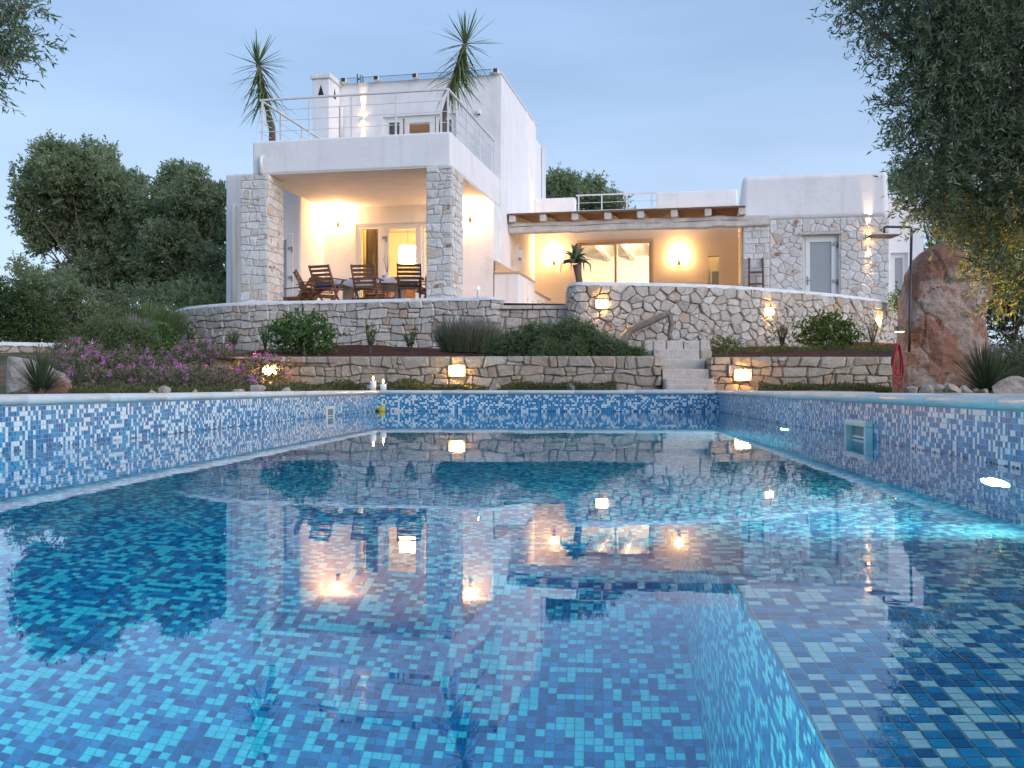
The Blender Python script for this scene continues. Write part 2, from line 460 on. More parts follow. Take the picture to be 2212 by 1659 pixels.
M['shade'] = mat_emit('lit_lampshade', (1.0, 0.66, 0.26), 16.0)
M['flame'] = mat_emit('candle_flame', (1.0, 0.55, 0.18), 30.0)
M['poolamp'] = mat_emit('pool_lamp', (0.86, 1.0, 0.92), 40.0)

# ================================================================== POOL
TH = math.radians(4.49)
PT0 = Vector((-1.824, 13.72, 0.0))                  # far left corner of the pool at the waterline
PW, PL, TP = 4.575, 14.3, 0.025                      # width, length, tile pitch
CT, ST = math.cos(TH), math.sin(TH)
def pool_xy(X, Y):
    dx, dy = X - PT0.x, Y - PT0.y
    return dx * CT - dy * ST, dx * ST + dy * CT
def pool_w(x, y, z=0.0):
    return Vector((PT0.x + x * CT + y * ST, PT0.y - x * ST + y * CT, z))

def mat_tile():
    m, nt, b = new_mat('glass_mosaic')
    at = nd(nt, 'ShaderNodeAttribute', attribute_name='tone')
    r = ramp(nt, [(0.0, (0.80, 0.85, 0.86)), (0.20, (0.72, 0.79, 0.82)), (0.36, (0.008, 0.265, 0.52)), (0.52, (0.005, 0.185, 0.42)),
                  (0.68, (0.014, 0.335, 0.60)), (0.84, (0.004, 0.140, 0.34))], 'CONSTANT')
    nt.links.new(at.outputs['Fac'], r.inputs['Fac'])
    tc = nd(nt, 'ShaderNodeTexCoord')
    n = nd(nt, 'ShaderNodeTexNoise', Scale=90.0, Detail=4.0)
    nt.links.new(tc.outputs['Object'], n.inputs['Vector'])
    mr = nd(nt, 'ShaderNodeMapRange'); mr.inputs['To Min'].default_value = 0.82; mr.inputs['To Max'].default_value = 1.15
    nt.links.new(n.outputs['Fac'], mr.inputs['Value'])
    mx = nd(nt, 'ShaderNodeVectorMath', operation='SCALE')
    nt.links.new(r.outputs['Color'], mx.inputs[0]); nt.links.new(mr.outputs['Result'], mx.inputs['Scale'])
    nt.links.new(mx.outputs['Vector'], b.inputs['Base Color'])
    b.inputs['Roughness'].default_value = 0.3
    return m
M['tile'] = mat_tile()
M['grout'] = mat_simple('pale_grout', (0.46, 0.46, 0.46), 0.8, 0.12, 40)

basin = thing('pool_basin', 'blue and white mosaic swimming pool basin with underwater steps on the right', 'pool', PT0, -TH)
basin['kind'] = 'structure'
gb = MB()
gb.box(-0.3, PW + 0.3, -PL - 0.3, 0.3, -1.95, -1.652)
gb.box(-0.3, -0.002, -PL - 0.3, 0.3, -1.652, 0.23)
gb.box(PW + 0.002, PW + 0.3, -PL - 0.3, 0.3, -1.652, 0.23)
gb.box(-0.002, PW + 0.002, 0.002, 0.3, -1.652, 0.23)
gb.box(-0.002, PW + 0.002, -PL - 0.3, -PL - 0.002, -1.652, 0.23)
gb.build('grout_shell', M['grout'], basin)
XS = 3.175                                           # left edge of the underwater steps
treads = [(-PL, -11.425, -0.35)] + [(-11.425 + 0.3 * k, -11.125 + 0.3 * k, -0.35 - 0.175 * (k + 1)) for k in range(6)]
sb = MB()
for y0, y1, zt in treads:
    sb.box(XS + 0.004, PW + 0.001, y0 + (0.0 if y0 > -PL + 0.01 else -0.001), y1 - 0.003, -1.651, zt - 0.002)
sb.build('underwater_steps', M['grout'], basin)

def tile_grid(o, e1, e2, n1, n2, skip=None, sides=False, seed=0, white=0.36):
    g = np.random.default_rng(seed)
    i, j = np.meshgrid(np.arange(n1), np.arange(n2), indexing='ij')
    i, j = i.ravel(), j.ravel()
    if skip is not None:
        k = ~skip(i, j)
        i, j = i[k], j[k]
    o, e1, e2 = np.array(o, float), np.array(e1, float), np.array(e2, float)
    nr = np.cross(e1, e2)
    c = o + ((i + 0.5) * TP)[:, None] * e1 + ((j + 0.5) * TP)[:, None] * e2
    N = len(i)
    h = TP / 2 - 0.0013
    # sheets of 13 x 13 tiles are never laid quite true
    sh_ = g.normal(0, 0.00055, (n1 // 13 + 1, n2 // 13 + 1, 2))
    c = c + sh_[i // 13, j // 13, 0][:, None] * e1 + sh_[i // 13, j // 13, 1][:, None] * e2
    # clumps of one colour happen, as on a random-mix sheet
    tone = g.random(N)
    dz = (0.0005 if sides else 0.0009) + g.random((N, 1)) * 0.0002
    t1 = g.normal(0, 0.00006, (N, 1)); t2 = g.normal(0, 0.00006, (N, 1))
    cor = []
    for a, b in ((-1, -1), (1, -1), (1, 1), (-1, 1)):
        cor.append(c + a * h * e1 + b * h * e2 + (dz + a * t1 + b * t2) * nr)
    top = np.stack(cor, 1)
    if not sides:
        V = top.reshape(-1, 3)
        fl = np.arange(N * 4)
        return V, fl, np.full(N, 4), tone
    bot = np.stack([c + a * h * e1 + b * h * e2 for a, b in ((-1, -1), (1, -1), (1, 1), (-1, 1))], 1)
    V = np.concatenate([top, bot], 1).reshape(-1, 3)
    base = (np.arange(N) * 8)[:, None]
    fq = np.concatenate([base + np.array([0, 1, 2, 3])] + [base + np.array([(k + 1) % 4, k, 4 + k, 4 + (k + 1) % 4]) for k in range(4)], 1)
    return V, fq.ravel(), np.full(N * 5, 4), np.repeat(tone, 5)
def tile_part(name, parts):
    vs, fs, ss, ts, n = [], [], [], [], 0
    for V, f, s, t in parts:
        vs.append(V); fs.append(f + n); ss.append(s); ts.append(t); n += len(V)
    me = np_mesh(name, np.concatenate(vs), np.concatenate(fs), np.concatenate(ss), np.concatenate(ts))
    o = link_mesh(name, me, M['tile'], basin)
    o['kind'] = 'stuff'
    return o
NX, NY = 183, 572
near_floor = lambda i, j: j * TP > 5.0
far_floor = lambda i, j: j * TP <= 5.0
tile_part('floor_tiles', [tile_grid((0, -PL, -1.651), (1, 0, 0), (0, 1, 0), NX, NY, skip=near_floor, sides=True, seed=1),
                          tile_grid((0, -PL, -1.651), (1, 0, 0), (0, 1, 0), NX, NY, skip=far_floor, seed=2)])
SKL = (2.62, 0.36)                                   # skimmer centres along the walls, metres from the far end, and width
SKR = (6.95, 0.52)
tile_part('wall_tiles', [tile_grid((-0.001, -PL, -1.65), (0, 1, 0), (0, 0, 1), NY, 75, seed=3),
                         tile_grid((PW + 0.001, 0, -1.65), (0, -1, 0), (0, 0, 1), NY, 75, seed=4),
                         tile_grid((0, 0.001, -1.65), (1, 0, 0), (0, 0, 1), NX, 75, seed=5)])
step_parts = []
NTX = int(round((PW - XS) / TP))
# the tiles nearest the lens are single pieces
single = set()
y0, y1, zt = treads[0]
cand = []
for i in range(NTX):
    for j in range(int(round((y1 - y0) / TP))):
        w = pool_w(XS + (i + 0.5) * TP, y0 + (j + 0.5) * TP)
        if w.y > 1.16 and w.x / w.y < 0.50: cand.append((w.y, i, j))
cand.sort()
for _, i, j in cand[:300]: single.add((i, j))
sk = np.zeros((NTX, int(round((y1 - y0) / TP))), bool)
for i, j in single: sk[i, j] = True
step_parts.append(tile_grid((XS + 0.006, y0, zt - 0.001), (1, 0, 0), (0, 1, 0), NTX, sk.shape[1], skip=lambda i, j: sk[i, j], sides=True, seed=6))
for k, (a, b_, z) in enumerate(treads[1:]):
    step_parts.append(tile_grid((XS + 0.006, a, z - 0.001), (1, 0, 0), (0, 1, 0), NTX, 12, sides=True, seed=7 + k))
for k, (a, b_, z) in enumerate(treads):
    step_parts.append(tile_grid((XS + 0.003, b_, -1.65), (0, -1, 0), (0, 0, 1), int(round((b_ - a) / TP)), int(round((z + 1.65) / TP)) , seed=20 + k))
tile_part('step_tiles', step_parts)
tile_me = []
for k, tone in enumerate((0.1, 0.25, 0.4, 0.6, 0.75, 0.9)):
    h, t = TP / 2 - 0.0013, 0.0016
    c = 0.0012
    v = [(-h, -h, 0), (h, -h, 0), (h, h, 0), (-h, h, 0), (-h + c * .4, -h + c * .4, t), (h - c * .4, -h + c * .4, t), (h - c * .4, h - c * .4, t), (-h + c * .4, h - c * .4, t)]
    f = [0, 3, 2, 1, 4, 5, 6, 7, 0, 1, 5, 4, 1, 2, 6, 5, 2, 3, 7, 6, 3, 0, 4, 7]
    me = np_mesh('tile', np.array(v), np.array(f), np.full(6, 4), np.full(6, tone))
    me.materials.append(M['tile'])
    tile_me.append(me)
wts = [0.18, 0.18, 0.16, 0.16, 0.16, 0.16]
for i, j in sorted(single):
    o = bpy.data.objects.new('tile', random.choices(tile_me, wts)[0])
    COL.objects.link(o)
    o.parent = basin
    o.location = (XS + 0.006 + (i + 0.5) * TP, y0 + (j + 0.5) * TP, zt - 0.001)
    o.rotation_euler = (random.gauss(0, .004), random.gauss(0, .004), random.gauss(0, .006))
# an old crack across the top step
cp = []
for k in range(15):
    t = k / 14
    w = P(1985 + 227 * t, 0, 1.0)
    Dk = 1.72 - 0.46 * t
    x_, y_ = pool_xy(w.x * Dk, Dk)
    cp.append((x_ + 0.003 * math.sin(k * 2.1), y_ + 0.004 * math.sin(k * 1.3 + 1), zt + 0.0012))
MB().tube(cp, [0.0009 + 0.0004 * math.sin(k * 1.7) for k in range(15)], 5).build('crack', M['bark'], basin)

# water
def mat_water():
    m, nt, b = new_mat('pool_water')
    b.inputs['Base Color'].default_value = (1, 1, 1, 1)
    b.inputs['Roughness'].default_value = 0.0
    b.inputs['IOR'].default_value = 1.333
    b.inputs['Transmission Weight'].default_value = 1.0
    tc = nd(nt, 'ShaderNodeTexCoord')
    n1 = nd(nt, 'ShaderNodeTexNoise', Scale=3.5, Detail=2.0)
    n2 = nd(nt, 'ShaderNodeTexNoise', Scale=16.0, Detail=2.0)
    nt.links.new(tc.outputs['Object'], n1.inputs['Vector']); nt.links.new(tc.outputs['Object'], n2.inputs['Vector'])
    # the inlet jet at the far right corner ruffles the surface
    dist = nd(nt, 'ShaderNodeVectorMath', operation='DISTANCE'); dist.inputs[1].default_value = (PW - 0.3, -0.6, 0)
    nt.links.new(tc.outputs['Object'], dist.inputs[0])
    mr = nd(nt, 'ShaderNodeMapRange'); mr.inputs['From Min'].default_value = 0.5; mr.inputs['From Max'].default_value = 4.5
    mr.inputs['To Min'].default_value = 0.0010; mr.inputs['To Max'].default_value = 0.00006
    nt.links.new(dist.outputs['Value'], mr.inputs['Value'])
    mul = nd(nt, 'ShaderNodeMath', operation='MULTIPLY')
    nt.links.new(n2.outputs['Fac'], mul.inputs[0]); nt.links.new(mr.outputs['Result'], mul.inputs[1])
    mul2 = nd(nt, 'ShaderNodeMath', operation='MULTIPLY'); mul2.inputs[1].default_value = 0.00036
    nt.links.new(n1.outputs['Fac'], mul2.inputs[0])
    add = nd(nt, 'ShaderNodeMath', operation='ADD')
    nt.links.new(mul.outputs['Value'], add.inputs[0]); nt.links.new(mul2.outputs['Value'], add.inputs[1])
    bp = nd(nt, 'ShaderNodeBump', Strength=1.0, Distance=1.0)
    nt.links.new(add.outputs['Value'], bp.inputs['Height'])
    nt.links.new(bp.outputs['Normal'], b.inputs['Normal'])
    va = nd(nt, 'ShaderNodeVolumeAbsorption', Density=0.66)
    va.inputs['Color'].default_value = (0.08, 0.915, 0.995, 1)
    nt.links.new(va.outputs['Volume'], nt.nodes['Material Output'].inputs['Volume'])
    return m
water = MB().box(-0.04, PW + 0.04, -PL - 0.04, 0.04, -1.8, 0.0).build('pool_water', mat_water())
water.location = PT0; water.rotation_euler = (0, 0, -TH)
tag(water, 'clear still blue pool water mirroring the villa', 'water', kind='structure')

# lime scale and dirt along the waterline
g_ = np.random.default_rng(77)
Vs, nq = [], 0
for side in (0, 1, 2):
    n_ = 620 if side < 2 else 160
    for k in range(n_):
        s_ = g_.uniform(0.02, (PL if side < 2 else PW) - 0.05); w_ = g_.uniform(0.003, 0.03); a_, b2 = g_.uniform(-0.004, 0.002), g_.uniform(0.003, 0.011)
        for q_, z_ in ((0, a_), (w_, a_ + g_.uniform(-.002, .002)), (w_ * g_.uniform(.6, 1), b2), (w_ * g_.uniform(0, .4), b2 * g_.uniform(.5, 1.2))):
            Vs.append((0.0012, -s_ - q_, z_) if side == 0 else ((PW - 0.0012, -s_ - q_, z_) if side == 1 else (s_ + q_, -0.0012, z_)))
        nq += 1
me = np_mesh('waterline_scale', np.array(Vs), np.arange(4 * nq), np.full(nq, 4))
link_mesh('waterline_scale', me, mat_simple('waterline_dirt', (0.10, 0.105, 0.10), 0.8, 0.4, 30), basin)['kind'] = 'stuff'
# coping stones
coping = thing('pool_coping', 'pale marble bullnose coping round the pool edge', 'coping', PT0 + Vector((0, 0, 0.23)), -TH)
coping['kind'] = 'structure'
prof = [(0.33, 0.0), (0.33, 0.052), (0.0, 0.056)] + [(-0.004 - 0.03 * math.sin(a), 0.028 + 0.028 * math.cos(a)) for a in np.linspace(0.3, math.pi - 0.3, 7)] + [(0.0, 0.0)]
def coping_piece(l, seed):
    r = random.Random(seed)
    mb = MB()
    n = len(prof)
    e = 0.0022
    v = []
    for yy in (-l / 2 + e, -l / 2 + e + 0.004, l / 2 - e - 0.004, l / 2 - e):
        sc = 0.985 if abs(yy) > l / 2 - e - 0.002 else 1.0
        for q, z in prof: v.append((q * 1.0 + (1 - sc) * 0.15, yy, 0.028 + (z - 0.028) * (sc if sc == 1 else 0.93)))
    f = [tuple(range(n)), tuple(range(3 * n, 4 * n))[::-1]]
    for k in range(3):
        for a in range(n):
            b2 = (a + 1) % n
            f.append((k * n + b2, k * n + a, (k + 1) * n + a, (k + 1) * n + b2))
    mb.add(v, f)
    return mb
def lay_coping(length, place, seed):
    r = random.Random(seed)
    s = 0.0
    while s < length - 0.01:
        l = min(r.uniform(0.78, 0.9), length - s)
        if length - s - l < 0.3: l = length - s
        o = coping_piece(l, r.random()).build('coping_stone', M['coping'], coping, smooth=False)
        for p in o.data.polygons: p.use_smooth = len(p.vertices) == 4
        x, y, rz = place(s + l / 2)
        o.location = (x, y, r.uniform(-0.001, 0.001))
        o.rotation_euler = (r.gauss(0, .0015), 0, rz)
        s += l
lay_coping(PL + 0.3, lambda s: (0.0, -PL + s, math.pi), 3)
lay_coping(PL + 0.3, lambda s: (PW, -PL + s, 0.0), 4)
lay_coping(PW - 0.07, lambda s: (0.035 + s, 0.0, math.pi / 2), 5)

# skimmer mouths in the side walls, pool lamps, yellow float
def skimmer(label, side, dist, width, depth):
    x = 0.0 if side < 0 else PW
    w = pool_w(x, -dist, 0.0)
    t = thing('skimmer', label, 'skimmer', w, -TH if side < 0 else -TH + math.pi, 'skimmer mouths in the pool walls')
    a, h0, h1, b_ = width / 2, -0.13, 0.116, 0.034
    m = MB()
    m.box(0, depth, -a, a, h1 - b_, h1).box(0, depth, -a, a, h0, h0 + b_)
    m.box(0, depth, -a, -a + b_, h0 + b_, h1 - b_).box(0, depth, a - b_, a, h0 + b_, h1 - b_)
    m.build('frame', M['plastic'], t, bevel=0.006)
    MB().box(0.002, 0.006, -a + b_ - 0.001, a - b_ + 0.001, h0 + b_, h1 - b_).build('flap', M['teal'], t)
    MB().bar((0.012, -a * 0.7, 0.012), (0.012, a * 0.7, 0.012), 0.01, 0.012).build('weir_bar', M['plastic'], t)
skimmer('white framed skimmer mouth in the left pool wall near the far corner', -1, 2.55, 0.34, 0.02)
skimmer('white framed skimmer mouth in the right pool wall', 1, 7.1, 0.50, 0.05)
def pool_lamp(label, dist, z, near=None, watts=22):
    w = pool_w(PW, -dist, z) if near is None else pool_w(near, -PL, z)
    t = thing('pool_light', label, 'pool light', w, -TH - (0 if near is None else math.radians(90)), 'underwater lights in the pool walls')
    ring = MB().tube([(-0.012, 0.135 * math.cos(a), 0.135 * math.sin(a)) for a in np.linspace(0, 2 * math.pi, 25)], 0.012, 6, cap=False)
    ring.build('rim', M['steel'], t, smooth=True)
    n = 24
    v = [(-0.030, 0, 0)] + [(-0.018, 0.122 * math.cos(2 * math.pi * k / n), 0.122 * math.sin(2 * math.pi * k / n)) for k in range(n)]
    MB().add(v, [(0, 1 + (k + 1) % n, 1 + k) for k in range(n)]).build('lens', M['poolamp'], t)
    ld = bpy.data.lights.new('pool_beam', 'AREA')
    ld.shape = 'DISK'; ld.size = 0.2; ld.energy = watts; ld.color = (0.82, 1.0, 0.90)
    lo = bpy.data.objects.new('beam', ld)
    COL.objects.link(lo)
    lo.parent = t
    lo.location = (-0.05, 0, 0)
    lo.rotation_euler = (0, math.radians(90), 0)
pool_lamp('glowing underwater light nearer the camera below the right waterline', 9.25, -0.72)
pool_lamp('small glowing underwater light farther along the right pool wall', 4.75, -0.80)
pool_lamp('added unseen underwater light in the near end wall of the pool below the camera', 0, -0.72, 1.5, 75)  # added out of view to brighten the pool floor near the lens
fl = MB().lathe([(0.0, -0.035), (0.03, -0.03), (0.052, 0.0), (0.055, 0.02), (0.045, 0.042), (0.02, 0.055), (0.018, 0.068), (0.0, 0.07)], 18).build('chlorine_float', M['yellow'], smooth=True)
fl.location = pool_w(0.065, -0.07, 0.005)
tag(fl, 'small yellow round float at the waterline in the far left pool corner', 'float')

# ================================================================== GROUND
gx, gy = [-900, -0.28, PW + 0.28, 900], [-900, -PL - 0.28, 0.28, 900]
gm = MB()
for a in range(3):
    for b_ in range(3):
        if a == 1 and b_ == 1: continue
        gm.add([(gx[a], gy[b_], 0), (gx[a + 1], gy[b_], 0), (gx[a + 1], gy[b_ + 1], 0), (gx[a], gy[b_ + 1], 0)], [(0, 1, 2, 3)])
ground = gm.build('ground', M['earth'])
ground.location = PT0 + Vector((0, 0, 0.245)); ground.rotation_euler = (0, 0, -TH)
tag(ground, 'dry earth garden ground around the pool', 'ground', kind='structure')
# paved strip on the right of the pool and at the foot of the steps
pv = thing('pool_paving', 'pale stone paving along the right pool edge and before the steps', 'paving', PT0 + Vector((0, 0, 0.25)), -TH)
pv['kind'] = 'structure'
pr = random.Random(5)
y = -PL
while y < 1.0:
    l = pr.uniform(0.45, 0.7)
    x = PW + 0.335
    for k in range(2):
        w_ = pr.uniform(0.5, 0.7)
        if not (y > -5.2 and k > 0 and y < -2.6):
            box('slab', M['paving'], pv, x + 0.005, x + w_ - 0.005, y + 0.005, y + l - 0.005, -0.02, 0.022 + pr.uniform(0, .006), 0.006, 1)
        x += w_
    y += l
for k in range(3):
    x0 = 3.15 + k * 0.5
    box('slab', M['paving'], pv, x0, x0 + 0.49, 0.34, 1.35, -0.02, 0.024 + 0.004 * (k % 2), 0.006, 1)
for sx, sy, sl in ((4.7, 0.34, 0.8),):
    pass
def scatter_pebbles(name, label, px0, px1, D0, D1, n, size, mat):
    base = np.array([(-.5, -.35, 0), (.5, -.4, 0), (.6, .3, 0), (-.4, .45, 0), (-.25, -.15, .5), (.3, -.2, .55), (.25, .2, .5), (-.2, .25, .55)])
    fq = np.array([4, 5, 6, 7, 0, 1, 5, 4, 1, 2, 6, 5, 2, 3, 7, 6, 3, 0, 4, 7])
    V, FF = [], []
    for k in range(n):
        D = rng.uniform(D0, D1); x = rng.uniform(px0, px1)
        s = size * rng.uniform(0.5, 1.3)
        a = rng.uniform(0, 6.28)
        c, s_ = math.cos(a), math.sin(a)
        b0 = base * s
        R = np.stack([b0[:, 0] * c - b0[:, 1] * s_, b0[:, 0] * s_ + b0[:, 1] * c, b0[:, 2]], 1)
        V.append(R + np.array([(x - CX) / F * D, D, 0.252 + rng.uniform(0, 0.02)]))
        FF.append(fq + 8 * k)
    me = np_mesh(name, np.concatenate(V), np.concatenate(FF), np.full(5 * n, 4))
    return tag(link_mesh(name, me, mat), label, 'gravel', kind='stuff')
scatter_pebbles('white_gravel', 'white gravel between the coping and the garden steps', 1335, 1520, 13.95, 15.0, 2600, 0.035, M['pebble'])

def hfield(name, label, xs, ys, fn, mat):
    V, fl_ = [], []
    for y in ys:
        for x in xs: V.append((x, y, fn(x, y)))
    nx = len(xs)
    for j in range(len(ys) - 1):
        for i in range(nx - 1):
            a = j * nx + i
            fl_ += [a, a + 1, a + 1 + nx, a + nx]
    me = np_mesh(name, np.array(V), np.array(fl_), np.full((nx - 1) * (len(ys) - 1), 4))
    me.polygons.foreach_set('use_smooth', [True] * len(me.polygons))
    return tag(link_mesh(name, me, mat), label, 'ground', kind='structure')
def wob(x, y): return 0.03 * math.sin(1.7 * x + 0.6 * y) + 0.025 * math.sin(2.9 * y - 1.1 * x) + 0.012 * math.sin(7 * x) * math.sin(6.3 * y)
def bed_z(x, y):
    if 1.98 < x < 3.2 and y < 16.3: return 0.2
    return 0.75 + 0.0756 * (y - 15.5) + wob(x, y)
def left_z(x, y):
    t = min(1, max(0, (y - 14.2) / 4.0)); t = t * t * (3 - 2 * t)
    return 0.235 + 0.66 * t + max(0, min(0.3, 0.07 * (y - 18.2))) + 0.7 * wob(x, y) * t
bed = hfield('garden_bed', 'red soil planting bed between the two stone walls', np.arange(-4.7, 11.01, 0.25), np.arange(15.5, 25.6, 0.25), bed_z, M['soil'])
lbed = hfield('garden_slope', 'planted garden slope left of the pool', np.concatenate([np.arange(-60, -14, 4.0), np.arange(-14, -4.4, 0.3)]), np.concatenate([np.arange(13.6, 23, 0.3), np.arange(23, 90, 5.0)]), left_z, M['earth'])

# ================================================================== STONE WALLS
def clip_poly(poly, n, c):
    out = []
    for i in range(len(poly)):
        a, b_ = poly[i], poly[(i + 1) % len(poly)]
        da, db = a[0] * n[0] + a[1] * n[1] - c, b_[0] * n[0] + b_[1] * n[1] - c
        if da <= 0: out.append(a)
        if da * db < 0:
            t = da / (da - db)
            out.append((a[0] + (b_[0] - a[0]) * t, a[1] + (b_[1] - a[1]) * t))
    return out
def rubble_cells(w, h, sw, sh, r, jit=0.42, toprow=False):
    """irregular stone outlines on a w x h panel: jittered courses turned into Voronoi cells"""
    pts = []
    rows = max(1, round(h / sh))
    rh = h / rows
    for k in range(rows):
        cols = max(1, round(w / (sw * (r.uniform(0.8, 1.2)))))
        cw = w / cols
        for c in range(cols):
            x = (c + 0.5 + (0.25 if k % 2 else -0.25) + r.uniform(-jit, jit)) * cw
            y = (k + 0.5 + r.uniform(-jit, jit) * (0.4 if (toprow and k == rows - 1) else 1)) * rh
            pts.append((min(max(x, 0.04), w - 0.04), min(max(y, 0.03), h - 0.03)))
    for k in range(int(len(pts) * 0.35)):
        pts.append((r.uniform(0.05, w - 0.05), r.uniform(0.04, h - 0.06)))
    cells = []
    asp = (sw / sh) ** 0.5
    for i, p in enumerate(pts):
        poly = [(0, 0), (w, 0), (w, h), (0, h)]
        for j, q in enumerate(pts):
            if i == j: continue
            dx, dy = q[0] - p[0], q[1] - p[1]
            if abs(dx) > sw * 3 or abs(dy) > sh * 3: continue
            # distances measured with x squeezed so that stones lie long
            nx, ny = dx / asp ** 2, dy * 1.0
            mx, my = (p[0] + q[0]) / 2, (p[1] + q[1]) / 2
            poly = clip_poly(poly, (nx, ny), nx * mx + ny * my)
            if len(poly) < 3: break
        if len(poly) >= 3: cells.append(poly)
    return cells
def coursed_cells(w, h, sw, sh, r):
    """blocky random rubble in wavering courses"""
    rows = max(1, round(h / sh))
    rh = h / rows
    wav = []
    for k in range(rows + 1):
        a, b_, c = r.uniform(0, 9), r.uniform(0, 9), r.uniform(0, 9)
        amp = 0.0 if k in (0, rows) else 1.0
        dk = r.uniform(-.12, .12) * rh * amp
        wav.append(lambda x, k=k, a=a, b_=b_, c=c, amp=amp, dk=dk: k * rh + dk + amp * rh * (.13 * math.sin(x * 2.1 + a) + .12 * math.sin(x * 5.3 + b_) + .07 * math.sin(x * 11 + c)))
    cells = []
    for k in range(rows):
        cuts = [0.0]
        while cuts[-1] < w - 0.01:
            cw = sw * (r.uniform(.35, .7) if r.random() < .3 else r.uniform(.75, 1.6))
            nx = cuts[-1] + cw
            cuts.append(w if w - nx < sw * .4 else nx)
        jb = [0.0] + [r.gauss(0, .16) * sh for _ in cuts[1:-1]] + [0.0]
        jt = [0.0] + [r.gauss(0, .16) * sh for _ in cuts[1:-1]] + [0.0]
        lo, hi = wav[k], wav[k + 1]
        for i in range(len(cuts) - 1):
            x0b, x1b, x0t, x1t = cuts[i] + jb[i], cuts[i + 1] + jb[i + 1], cuts[i] + jt[i], cuts[i + 1] + jt[i + 1]
            xm = (x0b + x1b) / 2 + r.gauss(0, .05) * sw
            xn = (x0t + x1t) / 2 + r.gauss(0, .05) * sw
            u_ = r.random()
            if u_ < .16 and x1b - x0b < sw * 1.2:
                f_ = r.uniform(.38, .62); dy = r.gauss(0, .08) * rh
                ml = lo(x0b) + (hi(x0t) - lo(x0b)) * f_; mr = lo(x1b) + (hi(x1t) - lo(x1b)) * f_ + dy
                xl, xr = x0b + (x0t - x0b) * f_, x1b + (x1t - x1b) * f_
                cells.append([(x0b, lo(x0b)), (xm, lo(xm)), (x1b, lo(x1b)), (xr, mr), (xl, ml)])
                cells.append([(xl, ml), (xr, mr), (x1t, hi(x1t)), (xn, hi(xn)), (x0t, hi(x0t))])
            else:
                cells.append([(x0b, lo(x0b)), (xm, lo(xm)), (x1b, lo(x1b)), (x1t, hi(x1t)), (xn, hi(xn)), (x0t, hi(x0t))])
    return cells
def ashlar_cells(w, h, sw, sh, r):
    cells = []
    y = 0.0
    while y < h - 0.01:
        rh = sh * r.uniform(0.65, 1.35)
        if h - y - rh < sh * 0.5: rh = h - y
        x = 0.0
        while x < w - 0.01:
            cw = sw * r.uniform(0.55, 1.5)
            if w - x - cw < sw * 0.45: cw = w - x
            if r.random() < 0.22 and rh > sh * 0.9:
                m = rh * r.uniform(0.4, 0.6)
                cells += [[(x, y), (x + cw, y), (x + cw, y + m), (x, y + m)], [(x, y + m), (x + cw, y + m), (x + cw, y + rh), (x, y + rh)]]
            else:
                cells.append([(x, y), (x + cw, y), (x + cw, y + rh), (x, y + rh)])
            x += cw
        y += rh
    return cells
def area(p):
    return abs(sum(p[i][0] * p[(i + 1) % len(p)][1] - p[(i + 1) % len(p)][0] * p[i][1] for i in range(len(p)))) / 2
def stone(poly, depth, gap, cut, r, fmap, name, mat, parent, rough=0.25, pool=None):
    cx = sum(p[0] for p in poly) / len(poly); cy_ = sum(p[1] for p in poly) / len(poly)
    rad = math.sqrt(area(poly) / math.pi)
    if rad < 0.03: return
    a = sum(poly[i][0] * poly[(i + 1) % len(poly)][1] - poly[(i + 1) % len(poly)][0] * poly[i][1] for i in range(len(poly)))
    if a < 0: poly = poly[::-1]
    # pull edges in by the joint, cut the corners, split long edges
    sh = []
    for p in poly:
        dx, dy = p[0] - cx, p[1] - cy_
        d = math.hypot(dx, dy) or 1
        k = max(0.5, (d - gap * 1.25) / d)
        sh.append((cx + dx * k, cy_ + dy * k))
    pts = []
    for i in range(len(sh)):
        p, q = sh[i], sh[(i + 1) % len(sh)]
        for t in (cut, 1 - cut) if math.hypot(q[0] - p[0], q[1] - p[1]) < 1.6 * rad else (cut, 0.5, 1 - cut):
            pts.append((p[0] + (q[0] - p[0]) * t + r.gauss(0, 0.03 * rad * rough * 4), p[1] + (q[1] - p[1]) * t + r.gauss(0, 0.03 * rad * rough * 4)))
    n = len(pts)
    dep = depth * (r.uniform(0.55, 1.4) if rough > 0.2 else r.uniform(0.75, 1.25))
    tx, ty = r.gauss(0, 0.08 * rough * 4), r.gauss(0, 0.08 * rough * 4)
    V = []
    for k, d in ((1.0, -0.03), (1.0, dep * 0.45), (0.84, dep)):
        for x, y in pts:
            xx, yy = cx + (x - cx) * k, cy_ + (y - cy_) * k
            V.append(fmap(xx, yy, d + (0 if d < 0 else (xx - cx) * tx + (yy - cy_) * ty + r.gauss(0, depth * rough * 0.25))))
    V.append(fmap(cx, cy_, dep * r.uniform(0.95, 1.15)))
    f = []
    for ring in range(2):
        for i in range(n):
            j = (i + 1) % n
            f.append((ring * n + i, ring * n + j, (ring + 1) * n + j, (ring + 1) * n + i))
    f += [(2 * n + i, 2 * n + (i + 1) % n, 3 * n) for i in range(n)]
    if pool is not None:
        pool.add(V, f)
        return
    c = V[-1].copy()
    mb = MB(); mb.v = [tuple(v - c) for v in V]; mb.f = f
    return mb.build(name, mat, parent, loc=c)
